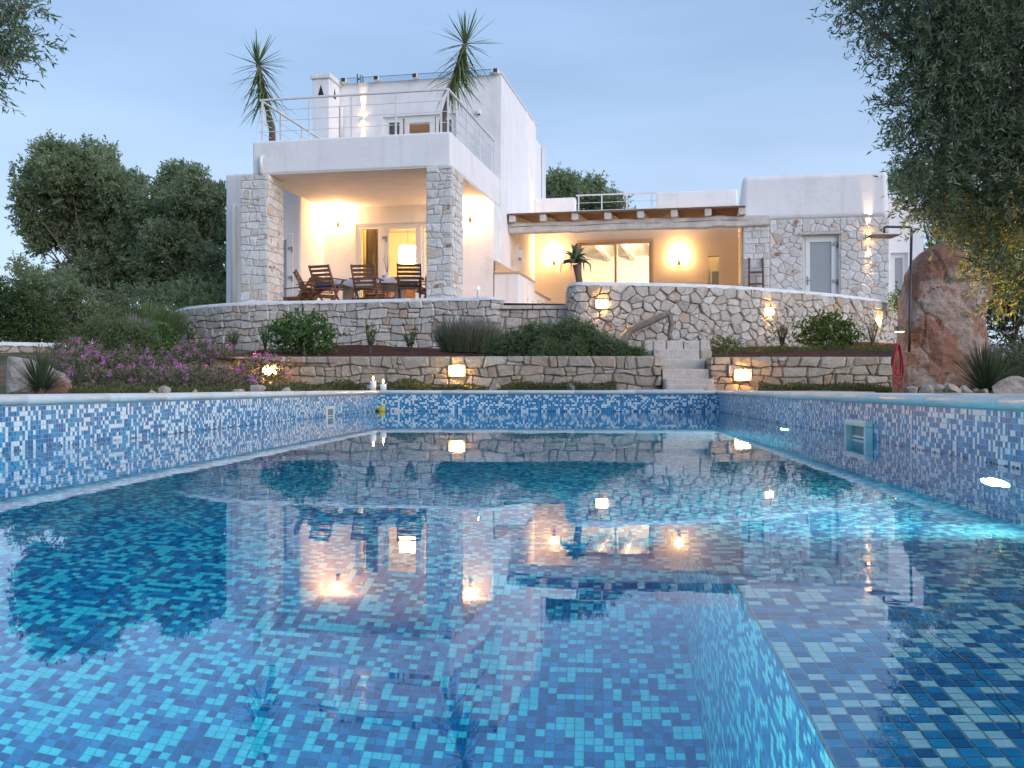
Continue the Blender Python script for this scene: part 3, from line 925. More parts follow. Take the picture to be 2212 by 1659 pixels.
def path_map(pts, base):
    """arc-length map along a plan polyline; front side is the right-hand side of travel"""
    pts = [Vector(p) for p in pts]
    L = [0.0]
    for a, b_ in zip(pts, pts[1:]): L.append(L[-1] + (b_ - a).length)
    def nrm(i):
        t = (pts[min(i + 1, len(pts) - 1)] - pts[max(i - 1, 0)]).normalized()
        return Vector((t.y, -t.x))
    N = [nrm(i) for i in range(len(pts))]
    def f(s, z, d):
        s = min(max(s, 0), L[-1])
        for i in range(len(pts) - 1):
            if s <= L[i + 1] or i == len(pts) - 2:
                t = (s - L[i]) / max(1e-6, L[i + 1] - L[i])
                p = pts[i].lerp(pts[i + 1], t); n = N[i].lerp(N[i + 1], t).normalized()
                return Vector((p.x + n.x * d, p.y + n.y * d, base + z))
    return f, L[-1]
def smooth_path(pts, n=40):
    """Catmull-Rom through plan points"""
    P_ = [Vector(p) for p in pts]
    P_ = [P_[0] * 2 - P_[1]] + P_ + [P_[-1] * 2 - P_[-2]]
    out = []
    seg = len(P_) - 3
    for k in range(n + 1):
        t = k / n * seg
        i = min(int(t), seg - 1); t -= i
        a, b_, c, d = P_[i:i + 4]
        out.append(0.5 * ((2 * b_) + (c - a) * t + (2 * a - 5 * b_ + 4 * c - d) * t * t + (3 * b_ - a - 3 * c + d) * t ** 3))
    return out
def rubble_wall(name, label, path, z0, z1, sw, sh, mat, thick=0.4, cap=None, depth=0.05, seed=1, gap=0.0042, cat='stone wall', back=None, cut=0.2, toprow=True, coursed=False):
    r = random.Random(seed)
    p0 = path[0]
    t = thing(name, label, cat, (p0[0], p0[1], z0))
    off = Vector((p0[0], p0[1], z0))
    f, L = path_map(path, 0.0)
    g = lambda s, z, d: f(s, z, d) - Vector((off.x, off.y, 0))
    H = z1 - z0
    mb = MB()
    n = max(2, int(L / 0.3))
    V, Fc = [], []
    for k in range(n + 1):
        s = L * k / n
        for z, d in ((0, 0), (H, 0), (H, -thick), (0, -thick)): V.append(g(s, z, d))
    for k in range(n):
        for q in range(4):
            a, b_ = 4 * k + q, 4 * k + (q + 1) % 4
            Fc.append((a, a + 4, b_ + 4, b_))
    Fc += [(0, 1, 2, 3), (4 * n + 3, 4 * n + 2, 4 * n + 1, 4 * n)]
    mb.add(V, Fc).build('core', back or M['mortar'], t)
    cells = coursed_cells(L, H, sw, sh, r) if coursed else rubble_cells(L, H, sw, sh, r, toprow=toprow)
    cells.sort(key=area, reverse=True)
    small = MB()
    for k, c in enumerate(cells):
        stone(c, depth, gap, cut, r, g, 'stone', mat, t, pool=small if k >= 290 else None)
    if small.v: small.build('small_stones', mat, t)['kind'] = 'stuff'
    if cap:
        V, Fc = [], []
        n2 = n * 3
        for k in range(n2 + 1):
            s = L * k / n2
            w1, w2 = r.uniform(-.008, .012), r.uniform(-.012, .012)
            for z, d in ((H - 0.02 + w2, 0.052 + w1), (H + 0.035 + w2 * .5, 0.045 + w1), (H + 0.055, 0.0), (H + 0.055, -thick), (H - 0.02, -thick - 0.02)): V.append(g(s, z, d))
        for k in range(n2):
            for q in range(4):
                a = 5 * k + q
                Fc.append((a, a + 5, a + 6, a + 1))
        Fc += [tuple(range(5)), tuple(range(5 * n2, 5 * n2 + 5))[::-1]]
        MB().add(V, Fc).build('cap', cap, t, smooth=True)
    return t
def plan(pix, z):
    out = []
    for x, y in pix:
        w = PZ(x, y, z)
        out.append((w.x, w.y))
    return out
ZA, ZB = 2.10, 2.345
pathA = smooth_path(plan([(366, 676), (385, 668), (420, 661), (487, 655), (550, 652), (620, 650), (720, 648.5), (820, 646), (940, 643.5), (1050, 641), (1070, 641)], ZA + 0.055), 44)
pathA = [Vector((p.x, p.y)) for p in pathA]
pathA += [pathA[-1] + Vector((0.10, 0.08)), pathA[-1] + Vector((0.14, 0.6))]
wallA = rubble_wall('terrace_wall', 'curved pale rubble retaining wall below the dining terrace, left part', pathA, 0.95, ZA, 0.23, 0.158, M['rubble'], cap=M['limewash'], seed=21, coursed=True, cut=0.13)
pC = [Vector((P(1052, 0, 20.45).x, 20.45)), Vector((P(1150, 0, 20.40).x, 20.40)), Vector((P(1252, 0, 20.35).x, 20.35))]
wallC = rubble_wall('terrace_wall', 'short low rubble wall with slab top between the two curved terrace walls', pC, 0.95, 1.90, 0.26, 0.18, M['rubble'], seed=22, coursed=True, cut=0.13)
sl = MB()
for a, b_ in ((1060, 1150), (1151, 1236)):
    w0, w1 = P(a, 0, 20.33), P(b_, 0, 20.33)
    sl = MB().box(0, w1.x - w0.x - 0.01, -0.04, 0.5, 0, 0.075)
    sl.build('slab', M['stepstone'], wallC, loc=Vector((w0.x - pC[0].x, 20.33 - pC[0].y, 0.952)), bevel=0.012)
pathB = smooth_path(plan([(1252, 609.5), (1300, 609.5), (1400, 610.5), (1500, 613), (1600, 618), (1700, 625.5), (1800, 634), (1880, 644), (1950, 655), (2010, 667)], ZB + 0.055), 44)
pathB = [Vector((p.x, p.y)) for p in pathB]
pathB = [pathB[0] + Vector((-0.17, 0.9)), pathB[0] + Vector((-0.15, 0.2)), pathB[0] + Vector((-0.10, 0.04))] + pathB
wallB = rubble_wall('terrace_wall', 'long curved rubble retaining wall with three lamps, right part', pathB, 0.90, ZB, 0.275, 0.19, M['rubble'], cap=M['limewash'], seed=23, cut=0.14)
pL = [Vector((P(455, 0, 15.75).x, 15.75)), Vector((P(800, 0, 15.5).x, 15.5)), Vector((P(1200, 0, 15.38).x, 15.38)), Vector((P(1424, 0, 15.3).x, 15.3)), Vector((P(1430, 0, 15.3).x, 15.55))]
lowL = rubble_wall('garden_wall', 'low tan dry stone wall left of the garden steps', pL, 0.2, 0.80, 0.245, 0.155, M['lowrubble'], seed=24, depth=0.045, coursed=True, cut=0.15)
pR = [Vector((P(1534, 0, 15.5).x, 15.5)), Vector((P(1536, 0, 15.25).x, 15.25)), Vector((P(1700, 0, 15.2).x, 15.2)), Vector((P(1985, 0, 15.2).x, 15.2))]
lowR = rubble_wall('garden_wall', 'low tan dry stone wall right of the garden steps', pR, 0.2, 0.785, 0.245, 0.155, M['lowrubble'], seed=25, depth=0.045, coursed=True, cut=0.15)
# far low wall at the left edge
pF = [Vector((P(-60, 0, 19.0).x, 19.0)), Vector((P(60, 0, 19.2).x, 19.2)), Vector((P(120, 0, 19.6).x, 19.6)), Vector((P(200, 0, 20.2).x, 20.2))]
farW = rubble_wall('boundary_wall', 'low tan stone wall with pale cap at the far left', pF, 0.7, 1.13, 0.24, 0.15, M['lowrubble'], cap=M['limewash'], seed=26)

# garden steps
gs = thing('garden_steps', 'five worn limestone steps up through the low garden wall', 'steps', (P(1490, 0, 15.0).x, 15.0, 0.27))
srow = [(1438, 1542, 818.4, 15.0), (1431, 1533, 797, 15.28), (1426.5, 1522.6, 775.5, 15.56), (1412, 1511, 754, 15.86)]
o3 = Vector((P(1490, 0, 15.0).x, 15.0, 0.27))
for k, (xa, xb, yt, D) in enumerate(srow):
    a, b_ = P(xa, yt, D), P(xb, yt, D)
    m = MB().box(a.x - o3.x, b_.x - o3.x, D - o3.y, D - o3.y + 0.55, a.z - 0.17 - o3.z, a.z - o3.z)
    m.build('step', M['stepstone'], gs, bevel=0.018, seg=3)
    if k == 0:
        m = MB().box(a.x - o3.x + 0.01, b_.x - o3.x + 0.02, D - o3.y - 0.02, D - o3.y + 0.3, -0.03, a.z - 0.085 - o3.z)
        m.build('step', M['stepstone'], gs, bevel=0.012)
for xa, xb in ((1392, 1411), (1411.5, 1439), (1440, 1476), (1477, 1512), (1513, 1535)):
    a, b_ = P(xa, 735, 16.16), P(xb, 735, 16.16)
    MB().box(a.x - o3.x, b_.x - o3.x - 0.006, 16.16 - o3.y, 16.6 - o3.y, a.z - 0.2 - o3.z, a.z - o3.z + random.uniform(-.01, .01)).build('step', M['stepstone'], gs, bevel=0.018, seg=3)
for xa, xb, yt, D in ((1513, 1538, 755, 15.9), (1392, 1411, 757, 15.95), (1524, 1535, 776, 15.6)):
    a, b_ = P(xa, yt, D), P(xb, yt, D)
    MB().box(a.x - o3.x, b_.x - o3.x, D - o3.y, D + 0.35 - o3.y, a.z - 0.2 - o3.z, a.z - o3.z).build('side_stone', M['lowrubble'], gs, bevel=0.03, seg=3)

# terrace platform behind the walls
tp = [(p.x, p.y + 0.25) for p in pathA[:-2]] + [(pathA[-1].x - 0.3, pathA[-1].y), (pC[0].x, pC[0].y + 0.5), (pC[-1].x, pC[-1].y + 0.5)] + [(p.x, p.y + 0.3) for p in pathB[3:]] + [(12.5, 40), (-9.5, 40)]
terr = MB().prism(tp, 0.3, FL).build('terrace', M['paving'])
tag(terr, 'raised paved terrace the villa stands on', 'terrace', kind='structure')

# ================================================================== VILLA
villa = thing('villa', 'white plastered two storey villa with stone pillars and roof terrace', 'house', (OX, OY, FL), -AL)
def H(z): return z - FL
CE, PTOP, RT = 4.93, 5.66, 5.25
U0 = -4.44                                            # left end of the portico roof
pl = M['plaster']
# roof terrace over the portico: a U of parapets round a slab
MB().prism([(U0, 4.9), (U0, 0), (0, 0), (0, 4.9), (-0.28, 4.9), (-0.28, 0.28), (U0 + 0.28, 0.28), (U0 + 0.28, 4.9)], H(CE), H(PTOP)).build('parapet', pl, villa, bevel=0.05, seg=4)
box('ceiling', M['ceiling'], villa, U0 + 0.02, -0.02, 0.02, 4.2, H(CE - 0.006), H(CE + 0.2))
box('roof_deck', M['paving'], villa, U0 + 0.2, -0.2, 0.2, 4.9, H(CE + 0.2), H(RT))
# left wing
box('wall', pl, villa, u_at(487, 2.6), U0 - 0.01, 2.6, 9.0, H(FL - 1.0), H(zh(-6, 2.6, 375)), 0.06, 4)
# portico back wall with the door opening
V1 = 4.1
dL, dR, dT = u_at(768, V1), -1.1, zh(-2.6, V1, 482)
wall_with_holes(MB(), U0 - 0.01, -0.25, V1, V1 + 0.28, H(FL - 0.3), H(CE), [(dL, dR, H(FL - 0.3), H(dT))]).build('wall', pl, villa)
# main block
UB = 0.03
MB().box(-0.25, 0.0, V1, 4.9, H(FL - 0.3), H(CE)).build('wall', pl, villa)
V2 = 4.9
ZT = zh(0, V2, 160)
MB().box(-0.25, UB, V2, 10.1, H(FL - 0.3), H(ZT)).build('wall', pl, villa)
box('wall', pl, villa, -0.25, UB - 0.002, 10.1, 11.8, H(FL - 0.3), H(7.95), 0.04, 3)
wL, wR, wT = u_at(827, V2), u_at(985, V2), zh(-2, V2, 248)
wall_with_holes(MB(), -4.6, -0.25, V2, V2 + 0.25, H(RT - 0.1), H(ZT), [(wL, wR, H(RT - 0.1), H(wT))]).build('wall', pl, villa)
box('wall', pl, villa, -4.6, -4.35, V2 + 0.25, 10.1, H(FL), H(ZT - 0.01))
box('wall', pl, villa, -4.35, -0.25, 9.85, 10.1, H(FL), H(ZT - 0.01))
box('roof', pl, villa, -4.35, -0.25, V2 + 0.25, 9.85, H(8.05), H(8.15))
# roof edge: glass sheet on metal brackets
gz = H(ZT) + 0.0
MB().box(-4.3, -0.2, V2 - 0.10, V2 - 0.094, gz - 0.02, gz + 0.10).build('glass_edge', M['roofglass'], villa)
MB().bar((-4.3, V2 - 0.1, gz + 0.105), (-0.2, V2 - 0.1, gz + 0.105), 0.025, 0.012).build('edge_rail', M['steel'], villa)
for x in (745, 815, 898, 1072):
    u = u_at(x, V2 - 0.1)
    MB().box(u - 0.06, u + 0.06, V2 - 0.22, V2 + 0.1, gz - 0.02, gz + 0.09).build('bracket', M['frame'], villa)
    MB().box(u - 0.05, u + 0.05, V2 - 0.235, V2 - 0.221, gz - 0.01, gz + 0.08).build('bracket_cap', M['darkmetal'], villa)
MB().box(-0.27, UB + 0.03, V2 - 0.03, 10.12, gz + 0.001, gz + 0.06).build('roof_trim', M['metal'], villa, bevel=0.01)
# chimney
c0, c1, cv0, cv1 = -4.76, -4.31, 4.12, 4.88
chz = zh(-4.5, 4.12, 170)
box('chimney', pl, villa, c0, c1, cv0, cv1, H(RT - 0.1), H(chz), 0.02)
ch = box('chimney_cap', pl, villa, c0 - 0.05, c1 + 0.05, cv0 - 0.05, cv1 + 0.03, H(chz), H(chz + 0.13), 0.02)
um = (c0 + c1) / 2
def tri_front(u, v, z, w, h): return MB().add([(u - w, v, z), (u + w, v, z), (u, v, z + h), (u - w, v + .02, z), (u + w, v + .02, z), (u, v + .02, z + h)], [(0, 1, 2), (5, 4, 3), (0, 3, 4, 1), (1, 4, 5, 2), (2, 5, 3, 0)])
tri_front(um, cv0 - 0.004, H(chz - 0.42), 0.08, 0.27).build('vent', M['black'], villa)
MB().add([(c1 + .004, 4.5 - .1, H(chz - .42)), (c1 + .004, 4.5 + .1, H(chz - .42)), (c1 + .004, 4.5, H(chz - .15)), (c1 - .02, 4.4, H(chz - .42)), (c1 - .02, 4.6, H(chz - .42)), (c1 - .02, 4.5, H(chz - .15))], [(0, 1, 2), (5, 4, 3), (0, 3, 4, 1), (1, 4, 5, 2), (2, 5, 3, 0)]).build('vent', M['black'], villa)
# low middle wing behind the pergola
V3 = v_at(1154.6, UB)
sL, sR, sT = u_at(1245, V3), u_at(1412, V3), zh(2.5, V3, 517)
nL, nR, nB, nT = u_at(1530, V3), u_at(1553, V3), FL, zh(5.2, V3, 553)
UW = u_at(1605, 6.0)
wall_with_holes(MB(), UB, UW, V3, V3 + 0.28, H(FL - 0.3), H(5.05), [(sL, sR, H(FL - 0.3), H(sT)), (nL, nR, H(FL - 0.3), H(nT))]).build('wall', M['cream'], villa)
box('roof', pl, villa, UB, UW, V3 + 0.02, V3 + 6, H(5.05), H(5.2))
zp = zh(2, V3, 424)
p1 = u_at(1243, V3); p2 = u_at(1418, V3)
box('parapet', pl, villa, UB + 0.005, p1, V3 - 0.02, V3 + 0.3, H(5.06), H(zp), 0.05, 4)
box('parapet', pl, villa, p2, UW - 0.05, V3 - 0.02, V3 + 0.3, H(5.06), H(zh(5, V3, 411)), 0.05, 4)
box('parapet', pl, villa, p1, p2, V3 + 5.5, V3 + 5.7, H(5.2), H(5.5))
# right wing
V4 = 6.0
u1663, u1920 = u_at(1663, V4), u_at(1920, V4)
z4 = zh(8, V4, 373)
zs = zh(8, V4, 472)
rd = (u_at(1735, V4), u_at(1812, V4), H(FL - 0.3), H(zh(8, V4, 507)))
wall_with_holes(MB(), u1663, u1920, V4, V4 + 0.3, H(FL - 0.3), H(zs), [rd]).build('wall', M['palemortar'], villa)
MB().box(UW, u1663, V4 + 0.01, V4 + 0.3, H(FL - 0.3), H(zs)).build('wall', M['palemortar'], villa)
MB().prism([(UW - 0.02, V4 - 0.012), (u1920 - 0.01, V4 - 0.012), (u1920 - 0.01, 12), (UW - 0.02, 12)], H(zs), H(z4)).build('parapet', pl, villa, bevel=0.14, seg=5)
box('wall', M['cream'], villa, UW - 0.02, UW + 0.25, V4 + 0.3, V3, H(FL - 0.3), H(zs))
box('wall', pl, villa, u1920 - 0.28, u1920 - 0.02, V4 + 0.3, 12, H(FL - 0.3), H(zs))
V5 = 7.6
u1995 = u_at(1995, V5)
z5 = zh(10.3, V5, 420)
bw = (u_at(1924, V5), u_at(1962, V5), H(zh(10, V5, 643)), H(zh(10, V5, 546)))
wall_with_holes(MB(), u1920 - 0.02, u1995, V5, V5 + 0.3, H(FL - 0.8), H(z5), [bw]).build('wall', pl, villa, bevel=0.0)
box('wall', pl, villa, u1995 - 0.3, u1995, V5 + 0.3, 12, H(FL - 0.8), H(z5 - 0.002))
box('roof', pl, villa, u1920 - 0.02, u1995 - 0.3, V5 + 0.3, 12, H(z5 - 0.3), H(z5 - 0.1))

# stone facing: right wing panels, pillars
def face_stones(parent, origin, ex, w, h, sw, sh, kind, seed, mat, depth=0.02, gap=0.007, z0=0.0, rough=0.12, cut=0.14):
    r = random.Random(seed)
    ex = Vector(ex); nrm = Vector((ex.y, -ex.x, 0))
    o = Vector(origin)
    fm = lambda s, z, d: o + ex * s + Vector((0, 0, z)) + nrm * d
    cells = rubble_cells(w, h, sw, sh, r, 0.36) if kind == 'rubble' else (coursed_cells(w, h, sw, sh, r) if kind == 'coursed' else ashlar_cells(w, h, sw, sh, r))
    for c in cells:
        stone(c, depth, gap, {'rubble': cut, 'coursed': 0.1, 'ashlar': 0.06}[kind], r, fm, 'stone', mat, parent, {'rubble': rough, 'coursed': 0.14, 'ashlar': 0.07}[kind])
facing = MB().box(u1663, u1663 + 0.01, V4 - 0.001, V4 + 0.01, H(FL), H(FL) + 0.01).build('stone_facing', M['palemortar'], villa)
face_stones(facing, (u1663, V4, 0), (1, 0, 0), rd[0] - u1663 - 0.02, H(zs), 0.27, 0.20, 'rubble', 31, M['whitestone'])
face_stones(facing, (rd[1] + 0.03, V4, 0), (1, 0, 0), u1920 - rd[1] - 0.03, H(zs), 0.27, 0.20, 'rubble', 32, M['whitestone'])
face_stones(facing, (rd[0] - 0.02, V4, rd[3] + 0.07), (1, 0, 0), rd[1] - rd[0] + 0.05, H(zs) - rd[3] - 0.07, 0.27, 0.19, 'rubble', 33, M['whitestone'])
MB().box(rd[0] - 0.10, rd[1] + 0.08, V4 - 0.07, V4 + 0.02, rd[3], rd[3] + 0.065).build('lintel', M['stepstone'], villa, bevel=0.01)
def pillar(u0, u1, v0, v1, ztop, seed, sw=0.22, sh=0.17, sides=True, mat=M['whitestone'], style='coursed'):
    p = MB().box(u0, u1, v0, v1, 0, H(ztop)).build('pillar', M['palemortar'], villa)
    face_stones(p, (u0, v0, 0), (1, 0, 0), u1 - u0, H(ztop), sw, sh, style, seed, mat)
    if sides:
        face_stones(p, (u1, v0, 0), (0, 1, 0), v1 - v0, H(ztop), sw, sh, style, seed + 1, mat)
    # ragged top course
    return p
pillar(u_at(520, -0.05), u_at(578, -0.05), -0.05, 0.75, zh(-4.5, -0.05, 378), 41)
pillar(u_at(921, -0.05), u_at(976, -0.05), -0.05, 0.85, zh(-0.3, -0.05, 360), 43)
pillar(UW, u1663 - 0.01, V4 - 0.06, V4 + 0.005, zh(6.4, V4, 489), 45, 0.26, 0.2, False, style='ashlar')

# rain pipes
def pipe(u, v, za, zb, r=0.045):
    MB().tube([(u, v + 0.12, H(zb)), (u, v + 0.02, H(zb)), (u, v, H(zb) - 0.03), (u, v, H(za))], r, 12).build('rain_pipe', M['metal'], villa, smooth=True)
pipe(u_at(563.5, -0.07), -0.07, zh(-4.4, 0, 378), zh(-4.4, 0, 341))
pipe(u_at(504, 2.53), 2.53, FL - 0.3, zh(-6.5, 2.53, 446), 0.055)
MB().tube([(UB + 0.05, 11.3, H(FL)), (UB + 0.05, 11.3, H(7.9))], 0.05, 10).build('rain_pipe', M['metal'], villa, smooth=True)
MB().tube([(UB + 0.05, 11.0, H(FL)), (UB + 0.05, 11.0, H(7.9))], 0.04, 10).build('rain_pipe', M['metal'], villa, smooth=True)
uq = u_at(737.5, V2 - 0.06)
MB().tube([(uq, V2 + 0.05, H(zh(-4.2, V2, 230))), (uq, V2 - 0.05, H(zh(-4.2, V2, 230))), (uq, V2 - 0.06, H(zh(-4.2, V2, 300)))], 0.05, 10).build('rain_pipe', M['metal'], villa, smooth=True)

# ---- glazed doors and windows
def sash(parent, u0, u1, v, z0, z1, fw, mat, pane=None, name='sash', depth=0.06):
    m = MB()
    m.box(u0, u1, v, v + depth, z1 - fw, z1).box(u0, u1, v, v + depth, z0, z0 + fw)
    m.box(u0, u0 + fw, v, v + depth, z0 + fw, z1 - fw).box(u1 - fw, u1, v, v + depth, z0 + fw, z1 - fw)
    o = m.build(name, mat, parent, bevel=0.006)
    if pane is not None:
        MB().box(u0 + fw - 0.005, u1 - fw + 0.005, v + depth * 0.45, v + depth * 0.55, z0 + fw - 0.005, z1 - fw + 0.005).build('pane', pane, o)
    return o
def hinge(parent, u, v, z):
    MB().box(u - 0.06, u + 0.05, v - 0.02, v, z - 0.035, z + 0.035).build('hinge', M['steel'], parent, bevel=0.004)
    MB().tube([(u + 0.05, v - 0.012, z - 0.11), (u + 0.05, v - 0.012, z + 0.04)], 0.012, 8).build('hinge_pin', M['darkmetal'], parent)
# portico door
fr = M['frame']
zt = H(dT)
d1 = sash(villa, dL, dR, V1 + 0.02, -0.02, zt, 0.06, fr, None, 'door_frame', 0.1)
a, b_ = u_at(822, V1), u_at(830, V1)
s1 = sash(villa, dL + 0.06, a, V1 + 0.03, 0.02, zt - 0.06, 0.075, fr, M['glass'], 'window_sash')
MB().box(a, b_, V1 + 0.015, V1 + 0.09, 0.0, zt - 0.06).build('mullion', fr, villa)
c_ = u_at(905, V1)
s2 = sash(villa, b_, c_, V1 + 0.025, 0.02, zt - 0.06, 0.10, fr, M['glass'], 'door')
s3 = sash(villa, c_ + 0.06, dR - 0.06, V1 + 0.03, 0.02, zt - 0.06, 0.075, fr, M['glass'], 'window_sash')
MB().box(c_, c_ + 0.06, V1 + 0.015, V1 + 0.09, 0.0, zt - 0.06).build('mullion', fr, villa)
for y in (503, 587): hinge(s2, b_, V1 + 0.02, H(zh(-2.7, V1, y + 10)))
def curtain(parent, u0, u1, v, z0, z1, mat, n=60, amp=0.03):
    V, f = [], []
    for k in range(n + 1):
        t = k / n
        u = u0 + (u1 - u0) * t
        w = amp * math.sin(t * 40) + amp * 0.5 * math.sin(t * 67 + 1)
        V += [(u, v + w, z0), (u, v + w * 0.7, z1)]
    for k in range(n): f.append((2 * k, 2 * k + 2, 2 * k + 3, 2 * k + 1))
    return MB().add(V, f).build('curtain', mat, parent, smooth=True)
curtain(villa, dL + 0.05, a + 0.05, V1 + 0.42, 0.02, zt - 0.03, M['curtain'])
def room(u0, u1, v0, v1, z0, z1, mat):
    m = MB()
    m.add([(u0, v1, z0), (u1, v1, z0), (u1, v1, z1), (u0, v1, z1)], [(0, 1, 2, 3)])
    m.add([(u0, v0, z0), (u0, v1, z0), (u0, v1, z1), (u0, v0, z1)], [(0, 1, 2, 3)])
    m.add([(u1, v0, z0), (u1, v1, z0), (u1, v1, z1), (u1, v0, z1)], [(3, 2, 1, 0)])
    m.add([(u0, v0, z0), (u1, v0, z0), (u1, v1, z0), (u0, v1, z0)], [(0, 1, 2, 3)])
    m.add([(u0, v0, z1), (u1, v0, z1), (u1, v1, z1), (u0, v1, z1)], [(3, 2, 1, 0)])
    return m.build('room_lining', mat, villa)
def point(name, loc, watts, col, r=0.08):
    d = bpy.data.lights.new(name, 'POINT'); d.energy = watts; d.color = col; d.shadow_soft_size = r
    o = bpy.data.objects.new(name, d); COL.objects.link(o); o.location = loc
    return o
WARM = (1.0, 0.62, 0.26)
room(-4.3, -0.3, V1 + 0.281, 8.2, 0.0, 2.84, M['cream'])
# lit table lamp and sideboard indoors
sp = hw(u_at(884, 6.6), 6.6, FL)
t = thing('sideboard', 'brown sideboard indoors behind the glazed terrace door', 'sideboard', sp, -AL)
MB().box(-0.55, 0.55, -0.22, 0.22, 1.28, 1.34).build('top', M['teak'], t)
MB().box(-0.52, 0.52, -0.2, 0.2, 0.1, 1.28).build('cabinet', M['teak'], t)
for a1 in (-0.48, 0.48): MB().box(a1 - .03, a1 + .03, -0.18, 0.18, 0, 0.1).build('leg', M['teak'], t)
t = thing('pendant_lamp', 'lit pendant lamp with bright drum shade indoors behind the terrace door', 'lamp', hw(u_at(881, 6.6), 6.6, zh(-2, 6.6, 566)), -AL)
MB().tube([(0, 0, 0.45), (0, 0, 1.0)], 0.006, 6).build('cord', M['darkmetal'], t)
MB().lathe([(0.25, 0.0), (0.24, 0.46)], 24).build('lamp_shade', M['shade'], t, smooth=True)
point('room_light', hw(-4.1, V1 + 0.55, FL + 2.4), 110, (1.0, 0.62, 0.22), 0.12)
# left wing door
dw0, dw1 = u_at(596, 2.58), u_at(633, 2.58)
dz = H(zh(-4.8, 2.58, 505))
d2 = sash(villa, dw0 - 0.1, dw1, 2.55, -0.02, dz, 0.06, fr, None, 'door_frame', 0.06)
d3 = sash(villa, dw0 - 0.04, dw1 - 0.06, 2.535, 0.0, dz - 0.06, 0.09, fr, M['blind'], 'door', 0.05)
for y in (537, 600): hinge(d3, dw1 - 0.05, 2.53, H(zh(-4.8, 2.55, y)))
# upstairs window
zt2 = H(wT)
w1 = sash(villa, wL, wR, V2 + 0.06, H(RT - 0.05), zt2, 0.05, fr, None, 'window_frame', 0.1)
ua, ub, uc = u_at(868, V2), u_at(872, V2), u_at(937, V2)
sash(villa, wL + 0.05, ua, V2 + 0.07, H(RT), zt2 - 0.05, 0.09, fr, M['glass'], 'window_sash')
s4 = sash(villa, ub, uc, V2 + 0.06, H(RT), zt2 - 0.05, 0.13, fr, M['glass'], 'door')
sash(villa, uc + 0.03, wR - 0.05, V2 + 0.07, H(RT), zt2 - 0.05, 0.09, fr, M['glass'], 'window_sash')
curtain(villa, wL + 0.05, ua, V2 + 0.3, H(RT), zt2, M['greycurtain'], 40, 0.02)
curtain(villa, uc + 0.15, wR, V2 + 0.3, H(RT), zt2, M['greycurtain'], 40, 0.02)
room(wL - 0.4, wR + 0.4, V2 + 0.251, 8.5, H(RT - 0.05), H(7.9), M['cream'])
point('bedroom_light', hw(-0.95, 5.5, 7.6), 30, WARM, 0.1)
# sliding doors under the pergola
tf = M['tanframe']
zt3 = H(sT)
sash(villa, sL, sR, V3 + 0.0, -0.05, zt3, 0.07, tf, None, 'door_frame', 0.14)
mid = u_at(1330, V3)
sash(villa, sL + 0.07, mid + 0.04, V3 + 0.06, 0.0, zt3 - 0.07, 0.08, tf, M['glass'], 'sliding_door')
sash(villa, mid - 0.04, sR - 0.07, V3 + 0.01, 0.0, zt3 - 0.07, 0.07, tf, M['glass'], 'sliding_door')
room(0.3, 5.0, V3 + 0.281, V3 + 5.5, 0.0, 2.9, M['plaster'])
for k in range(5):
    uu = 0.9 + k * 0.85
    MB().bar((uu, V3 + 0.4, 2.80), (uu, V3 + 5.4, 2.80), 0.14, 0.16).build('ceiling_beam', M['plaster'], villa)
box('wall', pl, villa, 0.32, 4.98, V3 + 3.6, V3 + 3.75, 0.0, 1.55)
point('living_room_light', hw(4.6, V3 + 0.6, FL + 2.0), 800, (1.0, 0.74, 0.44), 0.15)
sf = thing('sofa', 'grey sofa indoors behind the sliding glass doors', 'sofa', hw(2.9, V3 + 2.3, FL), -AL)
MB().box(-1.0, 1.0, -0.42, 0.42, 0.12, 0.42).build('seat', M['browncloth'], sf, bevel=0.05)
MB().box(-1.0, 1.0, -0.42, -0.2, 0.42, 0.86).build('backrest', M['browncloth'], sf, bevel=0.05)
for s in (-1, 1): MB().box(s * 0.95 - .1, s * 0.95 + .1, -0.42, 0.42, 0.4, 0.62).build('armrest', M['browncloth'], sf, bevel=0.04)
# niche
room(nL - 0.15, nR + 0.15, V3 + 0.281, V3 + 1.3, -0.1, H(nT) + 0.5, M['cream'])
point('passage_light', hw((nL + nR) / 2, V3 + 0.5, nT + 0.3), 4, (1.0, 0.75, 0.4), 0.06)
sash(villa, nL + 0.03, nR + 0.1, V3 + 1.2, 0.0, H(nT) - 0.25, 0.07, fr, M['blind'], 'window_sash', 0.05)
# right wing door
zt4 = rd[3]
sash(villa, rd[0], rd[1], V4 + 0.10, -0.1, zt4, 0.06, fr, None, 'door_frame', 0.1)
d5 = sash(villa, rd[0] + 0.06, rd[1] - 0.06, V4 + 0.085, -0.05, zt4 - 0.06, 0.11, fr, M['blind'], 'door')
for y in (527, 607): hinge(d5, rd[1] - 0.08, V4 + 0.075, H(zh(8, V4, y)))
MB().tube([(rd[0] + 0.11, V4 + 0.07, 0.98), (rd[0] + 0.11, V4 + 0.03, 0.98), (rd[0] + 0.24, V4 + 0.03, 0.985)], 0.011, 8).build('door_handle', M['steel'], d5, smooth=True)
MB().box(rd[0] + 0.09, rd[0] + 0.13, V4 + 0.078, V4 + 0.085, 0.86, 1.08).build('handle_plate', M['steel'], d5)
# bedroom window at the right end
w6 = sash(villa, bw[0], bw[1], V5 + 0.1, bw[2], bw[3], 0.06, fr, None, 'window_frame', 0.08)
sash(villa, bw[0] + 0.06, bw[1] - 0.06, V5 + 0.11, bw[2] + 0.05, bw[3] - 0.06, 0.06, fr, M['blind'], 'window_sash', 0.05)
MB().box(bw[0] - 0.05, bw[1] + 0.05, V5 - 0.05, V5 + 0.12, bw[2] - 0.05, bw[2] + 0.002).build('sill', M['stepstone'], villa)
